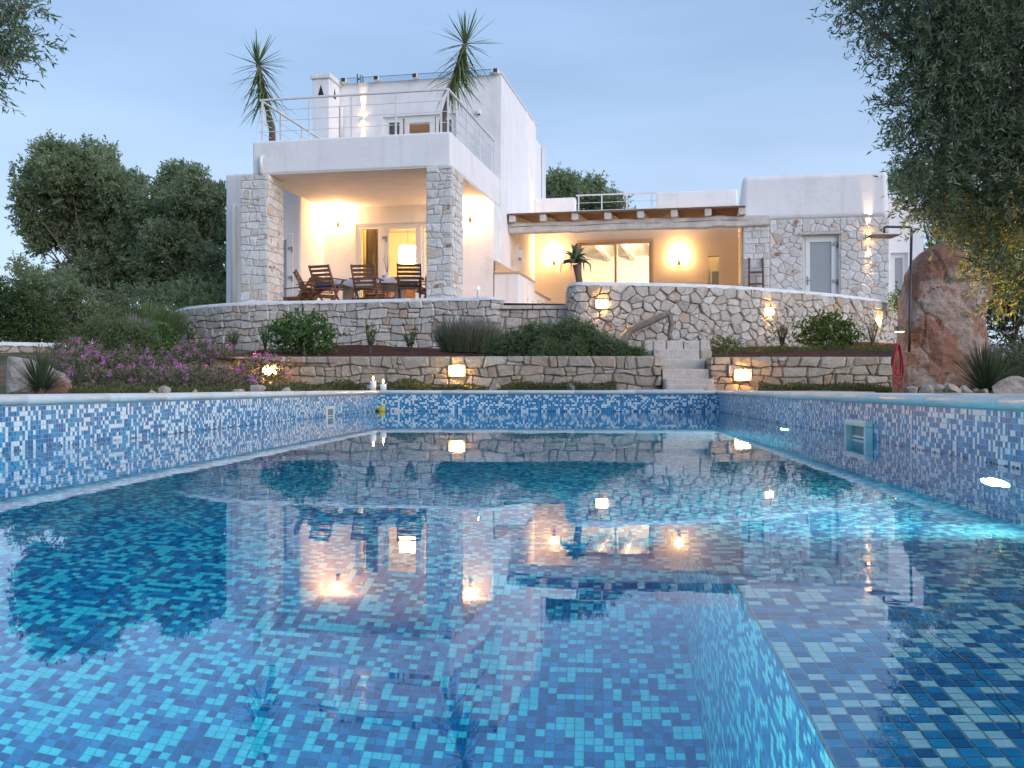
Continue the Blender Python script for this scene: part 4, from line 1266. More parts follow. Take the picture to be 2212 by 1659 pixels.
# outdoor kitchen counter along the main block
kc = thing('kitchen_counter', 'white outdoor kitchen counter with tan worktop beside the main block', 'counter', hw(0.03, V1, FL), -AL)
zc = zh(0.3, V1, 586) - FL
v6 = 2.35
MB().box(0, 0.60, 0, v6, 0, zc - 0.06).build('cabinet', pl, kc)
MB().box(0.0, 0.63, -0.03, v6 + 0.0, zc - 0.06, zc).build('worktop', M['counter'], kc, bevel=0.01)
MB().box(0.0, 0.025, 0.02, v6, zc, zc + 0.28).build('splashback', M['counter'], kc)
MB().box(0.0, 0.58, v6, v6 + 2.7, 0, 0.84).build('low_cabinet', pl, kc)
MB().box(0.0, 0.61, v6, v6 + 2.7, 0.84, 0.90).build('low_worktop', M['counter'], kc, bevel=0.01)
for k in range(2):
    y0_ = 0.55 + k * 0.75
    dr = MB().box(0.60, 0.615, y0_, y0_ + 0.66, 0.05, zc - 0.2).build('cabinet_door', fr, kc, bevel=0.004)
    MB().box(0.615, 0.622, y0_ + 0.1, y0_ + 0.56, 0.15, zc - 0.3).build('door_panel', fr, dr, bevel=0.006)
    MB().tube([(0.62, y0_ + 0.60, 0.55), (0.64, y0_ + 0.60, 0.55)], 0.015, 8).build('knob', M['steel'], dr)
for k in range(3):
    y0_ = v6 + 0.3 + k * 0.72
    dr = MB().box(0.58, 0.60, y0_, y0_ + 0.62, 0.08, 0.78).build('louvre_door', fr, kc, bevel=0.004)
    for j in range(7): MB().box(0.601, 0.606, y0_ + 0.1, y0_ + 0.52, 0.20 + j * 0.075, 0.225 + j * 0.075).build('louvre', M['counter'], dr)
# small wall fixtures
tq = thing('wall_speaker', 'small white fixture on the upper white wall right of the window', 'fixture', hw(u_at(1035, V2), V2, zh(-0.5, V2, 243)), -AL)
MB().box(-0.05, 0.05, -0.12, 0.0, -0.06, 0.06).build('housing', M['frame'], tq, bevel=0.02)
MB().box(-0.035, 0.035, -0.10, -0.02, -0.07, -0.06).build('grille', M['darkmetal'], tq)
tq = thing('wall_thermostat', 'small white control box on the cream wall under the pergola', 'control box', hw(u_at(1225, V3), V3, zh(0.9, V3, 633)), -AL)
MB().box(-0.09, 0.09, -0.03, 0, -0.06, 0.06).build('housing', M['frame'], tq, bevel=0.008)
MB().box(-0.045, 0.045, -0.034, -0.03, -0.03, 0.035).build('display', M['darkmetal'], tq)
tq = thing('aerial', 'grey panel aerial on a short mast on the villa roof', 'aerial', hw(u_at(772, 6.5), 6.5, 8.15), -AL)
MB().tube([(0, 0, 0), (0, 0, 0.95)], 0.018, 8).build('mast', M['darkmetal'], tq)
for z in (0.55, 0.8): MB().bar((0, 0, z), (0.12, 0, z), 0.03, 0.03).build('arm', M['darkmetal'], tq)
MB().box(0.10, 0.16, -0.09, 0.09, 0.45, 0.9).build('panel', M['steel'], tq, bevel=0.02)

# railings
def railing(name, label, runs, zbase, ztop, posts, nw, origin, top_r=0.026):
    t = thing(name, label, 'railing', hw(origin[0], origin[1], zbase), -AL)
    for (a, b_) in runs:
        A = Vector((a[0] - origin[0], a[1] - origin[1], 0)); B = Vector((b_[0] - origin[0], b_[1] - origin[1], 0))
        hgt = ztop - zbase
        MB().bar(A + Vector((0, 0, hgt)), B + Vector((0, 0, hgt)), 0.055, 0.04).build('top_rail', M['metal'], t, bevel=0.008)
        for k in range(nw):
            z = hgt * (k + 1) / (nw + 1)
            MB().tube([A + Vector((0, 0, z)), B + Vector((0, 0, z))], 0.008, 6).build('wire', M['metal'], t)
    for p in posts:
        q = Vector((p[0] - origin[0], p[1] - origin[1], 0))
        MB().box(q.x - 0.018, q.x + 0.018, q.y - 0.018, q.y + 0.018, -0.03, ztop - zbase - 0.02).build('post', M['metal'], t)
    return t
zr = zh(-1, 0.14, 198)
uL, uR, vv = u_at(562, 0.14), -0.10, 0.14
runs = [((uL, vv), (uR, vv)), ((uR, vv), (uR, 4.7)), ((uL, vv), (uL, 4.0))]
posts = [(u_at(x, vv), vv) for x in (567, 668, 759, 855, 953)] + [(uR, vv)] + [(uR, v_at(x, uR)) for x in (1008, 1036, 1060)] + [(uR, 4.65)] + [(uL, 1.2), (uL, 2.4), (uL, 3.7)]
railing('roof_railing', 'white metal wire railing round the roof terrace with the two yuccas', runs, PTOP - 0.005, zr, posts, 3, (uR, vv))
zq = zh(2.5, V3 + 0.1, 419)
railing('roof_railing', 'white metal railing in the parapet gap above the pergola', [((p1, V3 + 0.12), (p2, V3 + 0.12))], 5.2, zq, [(u_at(x, V3 + .12), V3 + .12) for x in (1250, 1300, 1354, 1408)], 3, (p1, V3 + .12))
railing('roof_railing', 'farther white railing seen through the parapet gap above the pergola', [((p1, V3 + 3.2), (p2 + 0.8, V3 + 3.2))], 5.2, zq - 0.05, [(p1 + 0.5 * k, V3 + 3.2) for k in range(7)], 2, (p1, V3 + 3.2))

# ================================================================== PERGOLA
zb0, zb1 = zh(3, 5.95, 489) , zh(3, 5.95, 475) + 0.0
pg = thing('pergola', 'whitewashed timber pergola with reed mat roof over the cream terrace', 'pergola', hw(UB + 0.02, 5.95, FL), -AL)
zbt = 4.68; zbb = 4.41
ue = u_at(1662, 5.9) - UB - 0.02
def beam_mesh(l, w, h, seg, seed):
    r = random.Random(seed)
    V, f = [], []
    for k in range(seg + 1):
        x = l * k / seg
        dy, dz_ = r.gauss(0, .006), r.gauss(0, .008)
        for a1, b1 in ((-1, -.8), (-.8, -1), (.8, -1), (1, -.8), (1, .8), (.8, 1), (-.8, 1), (-1, .8)):
            V.append((x, a1 * w / 2 + dy, b1 * h / 2 + dz_))
    for k in range(seg):
        for q in range(8): f.append((8 * k + q, 8 * k + (q + 1) % 8, 8 * k + 8 + (q + 1) % 8, 8 * k + 8 + q))
    f += [tuple(range(8))[::-1], tuple(range(8 * seg, 8 * seg + 8))]
    return MB().add(V, f)
beam_mesh(ue, 0.24, zbt - zbb, 26, 2).build('beam', M['whitewood'], pg, loc=(0, 0, (zbt + zbb) / 2 - FL))
MB().tube([(0.05 + ue * k / 20, -0.124 + 0.003 * math.sin(k * 1.9), (zbt + zbb) / 2 - FL + 0.012 * math.sin(k * .9) + 0.02) for k in range(20)], [0.006 + 0.003 * math.sin(k * 2.3) for k in range(20)], 5).build('crack', M['black'], pg)
for x in (1106, 1172, 1242, 1313, 1384, 1456, 1530, 1604):
    u = u_at(x, 5.62) - UB - 0.02
    o = beam_mesh(3.75, 0.17, 0.17, 14, x).build('rafter', M['whitewood'], pg, loc=(u, -0.33, zbt + 0.075 - FL))
    o.rotation_euler = (0, -0.085, math.pi / 2)
rm = MB()
n = 64
for k in range(n):
    y0_ = -0.36 + 3.8 * k / n
    rz_ = 0.085 * (y0_ + 0.33)
    rm.box(-0.02, u_at(1609, 5.6) - UB, y0_, y0_ + 3.8 / n - 0.006, zbt + 0.163 - FL + 0.006 * (k % 3) + rz_, zbt + 0.183 - FL + 0.006 * (k % 3) + rz_)
rm.build('reed_mat', M['reed'], pg)
rs = MB().box(0.0, u_at(1608, 5.6) - UB, 0, 3.72, 0, 0.012).build('roof_sheet', M['whitewood'], pg, loc=(0, -0.33, zbt + 0.205 - FL))
rs.rotation_euler = (0.085, 0, 0)

# ================================================================== LAMPS
def sconce(label, u, v, z, mat, r=0.10, up=True):
    t = thing('wall_lamp', label, 'wall lamp', hw(u, v, z), -AL)
    MB().box(-0.045, 0.045, -0.02, 0, -0.22, -0.02).build('back_plate', M['ladder'], t, bevel=0.01)
    MB().tube([(0, -0.01, -0.12), (0, -0.07, -0.16), (0, -0.11, -0.10), (0, -0.11, -0.03)], 0.014, 8).build('bracket', M['ladder'], t, smooth=True)
    MB().lathe([(0.02, -0.05), (r * 0.55, -0.035), (r * 0.85, 0.03), (r, 0.12)] + ([] if up else [(0.0, 0.10)]), 20, (0, -0.115, 0)).build('glass_shade', mat, t, smooth=True)
    if up: MB().lathe([(0.0, 0.10), (r * 0.6, 0.10)], 16, (0, -0.115, 0)).build('bulb', M['uplight'], t)
    return t
sconce('lit wall lamp on the terrace wall left of the glazed door', u_at(730, V1), V1, zh(-4, V1, 470), M['sconce'])
sconce('lit wall lamp beside the right stone pillar of the dining terrace', u_at(1016, V1), V1, zh(-0.6, V1, 460), M['sconce'])
sconce('lit wall lamp under the pergola left of the sliding doors', u_at(1197, V3), V3, zh(0.6, V3, 556), M['sconce2'], up=False)
sconce('lit wall lamp under the pergola right of the sliding doors', u_at(1467, V3), V3, zh(4.3, V3, 556), M['sconce2'], up=False)
def updown(label, u, v, z, watts):
    t = thing('wall_light', label, 'wall light', hw(u, v, z), -AL)
    MB().tube([(0, -0.06, -0.06), (0, -0.06, 0.06)], 0.032, 14).build('housing', M['frame'], t, smooth=False)
    MB().box(-0.015, 0.015, -0.04, 0, -0.02, 0.02).build('mount', M['frame'], t)
    for s in (-1, 1):
        MB().tube([(0, -0.06, 0.061 * s), (0, -0.06, 0.064 * s)], 0.024, 12).build('lens', M['lamp'], t)
        d = bpy.data.lights.new('beam', 'SPOT'); d.energy = watts; d.color = (1.0, 0.60, 0.30); d.spot_size = math.radians(24); d.spot_blend = 0.8; d.shadow_soft_size = 0.015
        o = bpy.data.objects.new('beam', d); COL.objects.link(o); o.parent = t
        o.location = (0, -0.06, 0.075 * s)
        o.rotation_euler = (math.radians(8) * (1 if s < 0 else 1) , 0, 0) if s < 0 else (math.radians(180 - 8), 0, 0)
    return t
updown('up and down wall light on the upper white wall left of the window', u_at(785, V2), V2, zh(-3.5, V2, 257), 80)
updown('up and down wall light on the stone wall right of the frosted door', u_at(1875, V4), V4 - 0.03, zh(9, V4, 512), 80)
def bulkhead(label, wall_map, x, y, D, ang=0.0, w=0.22, h=0.135):
    p = P(x, y, D)
    t = thing('bulkhead_lamp', label, 'garden lamp', p, ang, 'brick lamps in the garden walls')
    m = MB()
    m.box(-w / 2 - .02, w / 2 + .02, -0.02, 0.10, h / 2, h / 2 + .02).box(-w / 2 - .02, w / 2 + .02, -0.02, 0.10, -h / 2 - .02, -h / 2)
    m.box(-w / 2 - .02, -w / 2, -0.02, 0.10, -h / 2, h / 2).box(w / 2, w / 2 + .02, -0.02, 0.10, -h / 2, h / 2)
    m.build('housing', M['stepstone'], t)
    MB().box(-w / 2 + .004, w / 2 - .004, -0.055, 0.10, -h / 2 + .004, h / 2 - .004).build('diffuser', M['lamp'], t, bevel=0.03, seg=3)
    return t
def on_path(path, x):
    s = (x - CX) / F
    for a, b_ in zip(path, path[1:]):
        fa, fb = a.x - s * a.y, b_.x - s * b_.y
        if fa <= 0 <= fb and fb > fa:
            t = -fa / (fb - fa)
            p = a.lerp(b_, t); d = (b_ - a).normalized()
            return p.y, math.atan2(d.y, d.x)
    return path[-1].y, 0.0
for x, y, path, lab in ((1300, 657, pathB, 'lit brick lamp at the left end of the long curved wall'), (1660, 673, pathB, 'lit brick lamp in the middle of the long curved wall'),
                        (1895, 693, pathB, 'lit brick lamp at the right end of the long curved wall near the boulder'), (987, 801, pL, 'lit brick lamp in the low garden wall left of the steps'),
                        (1604, 810, pR, 'lit brick lamp in the low garden wall right of the steps'), (583, 800, pL, 'lit brick lamp in the low garden wall behind the pink flowers')):
    D, ang = on_path(path, x)
    bulkhead(lab, None, x, y, D - 0.055, ang)
def candle(label, loc, h, r):
    t = thing('candle', label, 'candle', loc, 0, 'white pillar candles')
    MB().lathe([(0, 0), (r, 0), (r, h), (r * 0.85, h + 0.004), (r * 0.6, h - 0.006), (0, h - 0.008)], 18).build('wax', M['wax'], t, smooth=True)
    MB().tube([(0, 0, h - 0.01), (0.001, 0, h + 0.02)], 0.002, 5).build('wick', M['black'], t)
    MB().lathe([(0.0, 0.0), (0.009, 0.012), (0.011, 0.022), (0.006, 0.042), (0.0, 0.06)], 10, (0, 0, h + 0.012)).build('flame', M['flame'], t, smooth=True)
candle('taller lit white candle on the coping at the far left pool corner', pool_w(-0.09, 0.12, 0.286), 0.125, 0.041)
candle('shorter lit white candle on the coping right of the taller one', pool_w(0.055, 0.10, 0.286), 0.082, 0.043)
wp = PZ(1033, 641.5, ZA + 0.055)
candle('lit white candle on the cap of the left terrace wall', Vector((wp.x, wp.y + 0.18, ZA + 0.05)), 0.17, 0.032)
# hanging lantern
lz = zh(0.8, 6.2, 515)
lt = thing('hanging_lantern', 'small white cane lantern hanging from the pergola at the left', 'lantern', hw(u_at(1123, 6.2), 6.2, zh(0.6, 6.2, 565)), -AL)
MB().lathe([(0.0, 0), (0.085, 0), (0.085, 0.02), (0.0, 0.02)], 18).build('base', M['frame'], lt)
for k in range(14):
    a = 2 * math.pi * k / 14
    MB().tube([(r_ * math.cos(a), r_ * math.sin(a), z_) for r_, z_ in ((0.085, 0.02), (0.125, 0.08), (0.115, 0.16), (0.085, 0.29))], 0.008, 5).build('cane', M['frame'], lt)
MB().tube([(0.085 * math.cos(a), 0.085 * math.sin(a), 0.29) for a in np.linspace(0, 2 * math.pi, 19)], 0.012, 6, False).build('rim', M['frame'], lt)
MB().tube([(-0.085 * math.cos(a) , 0, 0.29 + 0.19 * math.sin(a)) for a in np.linspace(0, math.pi, 13)], 0.009, 6).build('handle', M['frame'], lt)
MB().tube([(0, 0, 0.475), (0, 0, 4.66 - zh(0.6, 6.2, 565))], 0.003, 5).build('cord', M['darkmetal'], lt)
MB().lathe([(0, 0.02), (0.04, 0.02), (0.04, 0.11), (0, 0.11)], 12).build('candle', M['hose'], lt)
# ladder against the white pillar
ld = thing('ladder', 'small brown wooden ladder leaning on the white stone pillar', 'ladder', hw(u_at(1633, 5.8), 5.55, FL), -AL)
lh = zh(6.4, 5.85, 557) - FL
for s in (-1, 1): MB().bar((s * 0.18, 0.0, 0), (s * 0.165, 0.32, lh), 0.05, 0.05, (0, 1, 0)).build('rail', M['ladder'], ld, bevel=0.004)
for k in range(4):
    z = 0.28 + k * 0.30
    if z < lh - 0.1: MB().bar((-0.18, 0.32 * z / lh, z), (0.18, 0.32 * z / lh, z), 0.04, 0.045).build('rung', M['ladder'], ld, bevel=0.004)

# ================================================================== TERRACE FURNITURE
def make_chair():
    t = thing('garden_chair', '', 'chair')
    k = M['teak']
    # local: sitter faces +y, backrest at -y
    for s in (-1, 1):
        x = s * 0.25
        MB().bar((x, -0.02, 0.36), (x, -0.33, 0.95), 0.03, 0.05, (0, 1, 0)).build('back_post', k, t, bevel=0.004)
        MB().bar((x * 0.96, -0.28, 0.0), (x * 0.96, 0.26, 0.66), 0.028, 0.045, (0, 1, 0)).build('leg', k, t, bevel=0.004)
        MB().bar((x * 0.88, 0.30, 0.0), (x * 0.88, -0.22, 0.62), 0.028, 0.045, (0, 1, 0)).build('leg', k, t, bevel=0.004)
        MB().bar((s * 0.285, -0.27, 0.66), (s * 0.285, 0.30, 0.665), 0.06, 0.022).build('armrest', k, t, bevel=0.006)
        MB().bar((x, -0.22, 0.43), (x, 0.24, 0.45), 0.028, 0.045).build('seat_rail', k, t)
    for j in range(5):
        f = 0.36 + j * 0.146
        y = -0.02 - 0.31 * f; z = 0.36 + 0.59 * f
        MB().bar((-0.236, y, z), (0.236, y, z), 0.016, 0.062, (0, -0.437, 0.9)).build('back_slat', k, t, bevel=0.003)
    for j in range(6):
        y = -0.18 + j * 0.08
        MB().box(-0.236, 0.236, y, y + 0.06, 0.452, 0.468).build('seat_slat', k, t)
    m = MB()
    n = 8
    V, f = [], []
    for side in (1, -1):
        for a in range(n + 1):
            for b_ in range(n + 1):
                x, y = -1 + 2 * a / n, -1 + 2 * b_ / n
                e = (1 - abs(x) ** 6) * (1 - abs(y) ** 6)
                V.append((0.23 * x, 0.03 + 0.22 * y, 0.505 + side * 0.035 * e ** 0.5 + 0.004 * math.sin(a * 2.1) * math.sin(b_ * 1.7)))
    q = (n + 1) ** 2
    for a in range(n):
        for b_ in range(n):
            i = a * (n + 1) + b_
            f.append((i, i + n + 1, i + n + 2, i + 1)); f.append((q + i + 1, q + i + n + 2, q + i + n + 1, q + i))
    m.add(V, f).build('cushion', M['creamcloth'], t, smooth=True)
    return t
chair0 = make_chair()
cushion_me = {}
def place_chair(px, v, deg, label, cush, first=[True]):
    o = chair0 if first[0] else copy_tree(chair0)
    first[0] = False
    o.location = hw(u_at(px, v), v, FL); o.rotation_euler = (0, 0, math.radians(deg) - AL)
    o['label'] = label; o['group'] = 'wooden chairs round the terrace table'
    for ch in o.children:
        if ch.name.startswith('cushion'):
            if cush not in cushion_me:
                me = ch.data.copy(); me.materials.clear(); me.materials.append(M[cush]); cushion_me[cush] = me
            ch.data = cushion_me[cush]
place_chair(707, 0.75, -14, 'wooden slatted chair with blue cushion, left of the middle chair at the table', 'bluecloth')
place_chair(792, 0.85, 2, 'wooden slatted chair with cream cushion, back to the pool, middle of the three', 'creamcloth')
place_chair(885, 0.95, 14, 'wooden slatted chair with grey brown cushion near the right pillar', 'browncloth')
place_chair(668, 1.45, -62, 'wooden slatted chair turned sideways at the left end of the table', 'creamcloth')
place_chair(700, 2.75, -140, 'wooden slatted chair at the far left side of the table', 'creamcloth')
place_chair(925, 1.9, 95, 'wooden slatted chair at the right end of the table half hidden by the pillar', 'browncloth')
place_chair(815, 2.95, 178, 'wooden slatted chair on the house side of the table', 'browncloth')
tu, tv = u_at(808, 1.85), 1.85
tb = thing('dining_table', 'oval wooden dining table on the terrace', 'table', hw(tu, tv, FL), -AL)
el = [(1.05 * math.cos(a), 0.62 * math.sin(a)) for a in np.linspace(0, 2 * math.pi, 33)[:-1]]
MB().prism(el, 0.70, 0.735).build('tabletop', M['teak'], tb)
for sx in (-0.62, 0.62):
    MB().box(sx - 0.10, sx + 0.10, -0.12, 0.12, 0.0, 0.70).build('leg', M['whitewood'], tb, bevel=0.01)
MB().box(-0.6, 0.6, -0.03, 0.03, 0.25, 0.35).build('stretcher', M['teak'], tb)
V, f = [(0, 0, 0.739)], []
n = 96
for ring, (sc, z) in enumerate(((0.98, 0.739), (1.01, 0.733), (1.02, 0.66), (1.03, 0.56))):
    for k in range(n):
        a = 2 * math.pi * k / n
        wv = 0.0 if ring < 2 else 0.02 * (ring - 1) * math.sin(11 * a + ring * .3)
        hz = 0 if ring < 3 else 0.10 * max(0, math.cos(4 * a + 0.6)) * -1 + 0.06
        V.append(((1.05 * sc + wv) * math.cos(a), (0.62 * sc + wv) * math.sin(a), z + hz))
for k in range(n): f.append((0, 1 + k, 1 + (k + 1) % n))
for ring in range(3):
    for k in range(n):
        a, b_ = 1 + ring * n + k, 1 + ring * n + (k + 1) % n
        f.append((a, a + n, b_ + n, b_))
tcl = MB().add(V, f).build('tablecloth', M['cloth'], smooth=True)
tcl.location = hw(tu, tv, FL); tcl.rotation_euler = (0, 0, -AL)
tag(tcl, 'white tablecloth hanging over the oval terrace table', 'tablecloth')
# small vase with twigs
vs = thing('twig_vase', 'small vase of thin dark twigs on the terrace table', 'vase', hw(tu + 0.28, tv + 0.1, FL + 0.74), -AL)
MB().lathe([(0, 0), (0.05, 0), (0.06, 0.08), (0.03, 0.16), (0.035, 0.19)], 14).build('vase', M['frame'], vs, smooth=True)
for k in range(5):
    a = k * 1.3
    MB().tube([(0, 0, 0.15), (0.04 * math.cos(a), 0.04 * math.sin(a), 0.35), (0.10 * math.cos(a), 0.09 * math.sin(a), 0.52 + 0.05 * (k % 3))], 0.004, 5).build('twig', M['darkmetal'], vs)
# reclining garden seat and black bag at the far left of the terrace
rc = thing('deck_chair', 'low reclining wooden chair at the left end of the terrace beside the stone pillar', 'deck chair', hw(u_at(652, 1.2), 1.2, FL), -AL + math.radians(75))
for s in (-1, 1):
    MB().bar((s * 0.24, -0.05, 0.28), (s * 0.24, -0.52, 0.78), 0.03, 0.05, (0, 1, 0)).build('back_post', M['teak'], rc)
    MB().bar((s * 0.24, -0.12, 0.26), (s * 0.24, 0.75, 0.34), 0.03, 0.05).build('seat_rail', M['teak'], rc)
    MB().bar((s * 0.24, 0.6, 0.0), (s * 0.24, 0.55, 0.33), 0.03, 0.04, (0, 1, 0)).build('leg', M['teak'], rc)
    MB().bar((s * 0.24, -0.1, 0.0), (s * 0.24, -0.05, 0.28), 0.03, 0.04, (0, 1, 0)).build('leg', M['teak'], rc)
    MB().bar((s * 0.29, -0.3, 0.52), (s * 0.29, 0.3, 0.50), 0.06, 0.02).build('armrest', M['teak'], rc)
for j in range(6):
    f_ = 0.12 + j * 0.16
    MB().bar((-0.23, -0.05 - 0.47 * f_, 0.28 + 0.5 * f_), (0.23, -0.05 - 0.47 * f_, 0.28 + 0.5 * f_), 0.015, 0.06, (0, -.7, .7)).build('back_slat', M['teak'], rc)
for j in range(8):
    MB().box(-0.23, 0.23, -0.05 + j * 0.095, 0.02 + j * 0.095, 0.31, 0.325).build('seat_slat', M['teak'], rc)
bg = MB().lathe([(0, 0), (0.15, 0.01), (0.19, 0.10), (0.16, 0.22), (0.08, 0.27), (0.0, 0.28)], 14).build('bag', M['black'], smooth=True)
bg.location = hw(u_at(628, 0.95), 0.95, FL); bg.scale = (1.3, 0.8, 0.85)
tag(bg, 'black soft bag on the terrace floor by the left stone pillar', 'bag')

# ================================================================== ROCKS
from mathutils import noise as mnoise
import bmesh
def ico(sub):
    bm = bmesh.new()
    bmesh.ops.create_icosphere(bm, subdivisions=sub, radius=1.0)
    v = np.array([tuple(p.co) for p in bm.verts]); f = [tuple(q.index for q in p.verts) for p in bm.faces]
    bm.free()
    return v, f
ICO2, ICO3 = ico(2), ico(3)
def rock_mesh(size, seed, sub=ICO2, planes=16):
    r = np.random.default_rng(seed)
    v = sub[0].copy()
    for k in range(planes):
        n = r.normal(size=3); n /= np.linalg.norm(n)
        c = r.uniform(0.45, 0.8)
        d = v @ n
        v = np.where((d > c)[:, None], v - (d - c)[:, None] * n, v)
    off = Vector(r.uniform(0, 50, 3))
    for i in range(len(v)):
        k = 1 + 0.10 * mnoise.noise(Vector(v[i] * 2.2) + off) + 0.06 * mnoise.noise(Vector(v[i] * 6) + off)
        v[i] *= k
    v = v * np.array(size) / 2
    v[:, 2] -= v[:, 2].min() + 0.12 * size[2]
    mb = MB(); mb.v = [tuple(p) for p in v]; mb.f = list(sub[1])
    return mb
def garden_rock(label, x, D, wpx, hpx, seed, ground_z=0.25, mat='rock', depth=0.9, group='loose garden rocks along the pool edge'):
    w, h = wpx * D / F, hpx * D / F
    top = zat(HY, D)
    o = rock_mesh((w, w * depth, h * 1.25), seed, ICO3 if w > 0.3 else ICO2).build('garden_rock', M[mat])
    p = P(x, 0, D)
    o.location = (p.x, p.y, ground_z)
    o.rotation_euler = (0, 0, random.uniform(-.3, .3))
    return tag(o, label, 'rock', group)
def behind_left(x, off=0.36):
    return (2.883 + off) / (-(x - CX) / F + 0.0777)
rk = [(328, 30, 18, 'small pale rock above the left coping, leftmost of the row'), (354, 36, 26, 'pale pointed rock above the left coping, second in the row'), (422, 18, 17, 'tiny rock above the left coping between two larger ones'),
      (512, 40, 18, 'flat pale rock above the left coping below the pink flowers'), (558, 50, 28, 'largest pale angular rock on the left coping at the end of the flowers'), (617, 30, 19, 'pale rock with rusty streak right of the largest angular one')]
for k, (x, w, h, lab) in enumerate(rk):
    garden_rock(lab, x, behind_left(x, 0.5), w, h, 100 + k)
rk = [(783, 13, 16, 'tiny white rock left of the two candles'), (797, 30, 25, 'pale rock directly behind the taller candle'), (925, 16, 12, 'tiny pale rock on the far coping left of the bright low lamp'), (991, 26, 16, 'small pale rock on the far coping under the bright low lamp'),
      (1069, 34, 24, 'white rounded rock on the far coping right of the bright low lamp'), (1233, 38, 24, 'white pointed rock on the far coping before the ground cover'), (1313, 26, 15, 'small white rock nearest the gravel by the garden steps')]
for k, (x, w, h, lab) in enumerate(rk):
    garden_rock(lab, x, 14.35, w, h, 120 + k)
rk = [(1973, 32, 18, 'pale rock at the left foot of the red boulder'), (1999, 38, 20, 'striped pale rock at the foot of the red boulder'), (2028, 40, 27, 'grey pointed rock before the middle of the red boulder'), (2054, 48, 18, 'low reddish rock before the red boulder'),
      (2087, 32, 18, 'rounded rock left of the right spiky plant'), (2107, 20, 11, 'very small tan rock at the foot of the right spiky plant'), (2126, 30, 14, 'flat tan rock below the right spiky plant'), (2176, 96, 31, 'wide tan rock right of the right spiky plant')]
for k, (x, w, h, lab) in enumerate(rk):
    garden_rock(lab, x, 10.4 + 0.1 * (k % 3), w * 1.1, h * 1.5, 140 + k)
garden_rock('broad layered tan boulder behind the left spiky plant', 70, 12.6, 200, 88, 161, 0.22, 'rock', 0.7, None)
garden_rock('rust stained boulder beside the left spiky plant', 135, 12.0, 66, 60, 164, 0.22, 'boulder', 0.9, None)

# standing boulder
DB = 12.5
lev = [(862, 1930, 2119), (850, 1933, 2118), (800, 1936, 2120), (740, 1942, 2125), (690, 1948, 2118), (650, 1952, 2128), (620, 1958, 2141), (590, 1962, 2147), (565, 1972, 2130), (545, 1990, 2096), (530, 2016, 2058), (525, 2028, 2042)]
nl, na = 84, 104
V, f = [], []
ys = [l[0] for l in lev]
base = P(2035, 0, DB); base.z = 0.2
for i in range(nl):
    y = 862 + (525 - 862) * (i / (nl - 1)) ** 0.92
    xl = np.interp(-y, [-q for q in ys], [l[1] for l in lev]); xr = np.interp(-y, [-q for q in ys], [l[2] for l in lev])
    cxm, hwid = (xl + xr) / 2, (xr - xl) / 2
    p = P(cxm, y, DB)
    rx = hwid * DB / F
    ry = 0.36 * (0.55 + 0.45 * min(1, rx / 0.45))
    for k in range(na):
        a = 2 * math.pi * k / na
        c, s = math.cos(a), math.sin(a)
        e = 0.72
        sx = math.copysign(abs(c) ** e, c) * rx; sy = math.copysign(abs(s) ** e, s) * ry
        q = Vector((p.x + sx, p.y + sy, p.z))
        n = Vector((c, s, 0))
        d = 0.055 * mnoise.fractal(q * 1.7, 0.8, 2.1, 6) + 0.010 * mnoise.ridged_multi_fractal(q * 6.0, 0.8, 2.0, 4, 1.0, 2.0) - 0.015 - 0.025 * max(0.0, 0.06 - (lambda dd_: dd_[0][1] - dd_[0][0])(mnoise.voronoi(Vector((q.x * 1.8 + .3 * mnoise.noise(q * 3), q.y * 1.8, q.z * 1.3 + .3 * mnoise.noise(q * 2.5)))))) / 0.06
        damp = 0.55 if abs(c) > 0.85 else 1.0
        q = q + n * d * damp
        V.append(q - base)
for i in range(nl - 1):
    for k in range(na):
        a, b_ = i * na + k, i * na + (k + 1) % na
        f.append((a, b_, b_ + na, a + na))
f.append(tuple(range((nl - 1) * na, nl * na)))
bo = MB().add(V, f).build('boulder', M['boulder'], loc=base)
tag(bo, 'tall red and grey standing boulder right of the pool', 'boulder')
# garden shower on the boulder
sh = thing('garden_shower', 'dark metal shower pipe with square head beside the tall boulder', 'shower', P(1967, 720, 12.1))
q = lambda x, y, D=12.1: P(x, y, D) - P(1967, 720, 12.1)
MB().tube([q(1964, 760), q(1965, 700), q(1969, 497)], 0.016, 10).build('riser', M['darkmetal'], sh, smooth=True)
MB().tube([q(1969, 497), q(1968.5, 492), q(1964, 490.5), q(1914, 490), q(1910.5, 491), q(1910, 494), q(1910, 508)], 0.014, 10).build('arm', M['darkmetal'], sh, smooth=True)
hd = q(1906, 509)
MB().box(hd.x - 0.17, hd.x + 0.17, hd.y - 0.17, hd.y + 0.17, hd.z - 0.012, hd.z + 0.006).build('shower_head', M['steel'], sh, bevel=0.004)
# red hose hung on the boulder
hp = P(1946, 742, 12.05)
ho = thing('garden_hose', 'coiled red hose hanging on the left side of the tall boulder', 'hose', hp)
for k in range(7):
    L_ = 0.33 + 0.045 * (k % 3) + (0.16 if k == 6 else 0)
    w_ = 0.045 + 0.012 * (k % 4)
    cx_ = -0.035 - 0.008 * k + (0.02 if k == 6 else 0)
    pts = [(cx_ + w_ * math.sin(a) * (1.15 - 0.5 * math.cos(a)) * .8, -0.02 - 0.012 * k + 0.02 * math.sin(a), -L_ / 2 + L_ / 2 * math.cos(a)) for a in np.linspace(0, 2 * math.pi, 26)]
    MB().tube(pts, 0.0105, 7, False).build('coil', M['hose'], ho, smooth=True)
sl_ = thing('spot_lamp', 'small dark spotlight fixed to the left edge of the tall boulder', 'spotlight', P(1946, 714, 12.08))
MB().box(-0.07, 0.03, -0.06, 0.04, -0.015, 0.05).build('housing', M['darkmetal'], sl_, bevel=0.01)
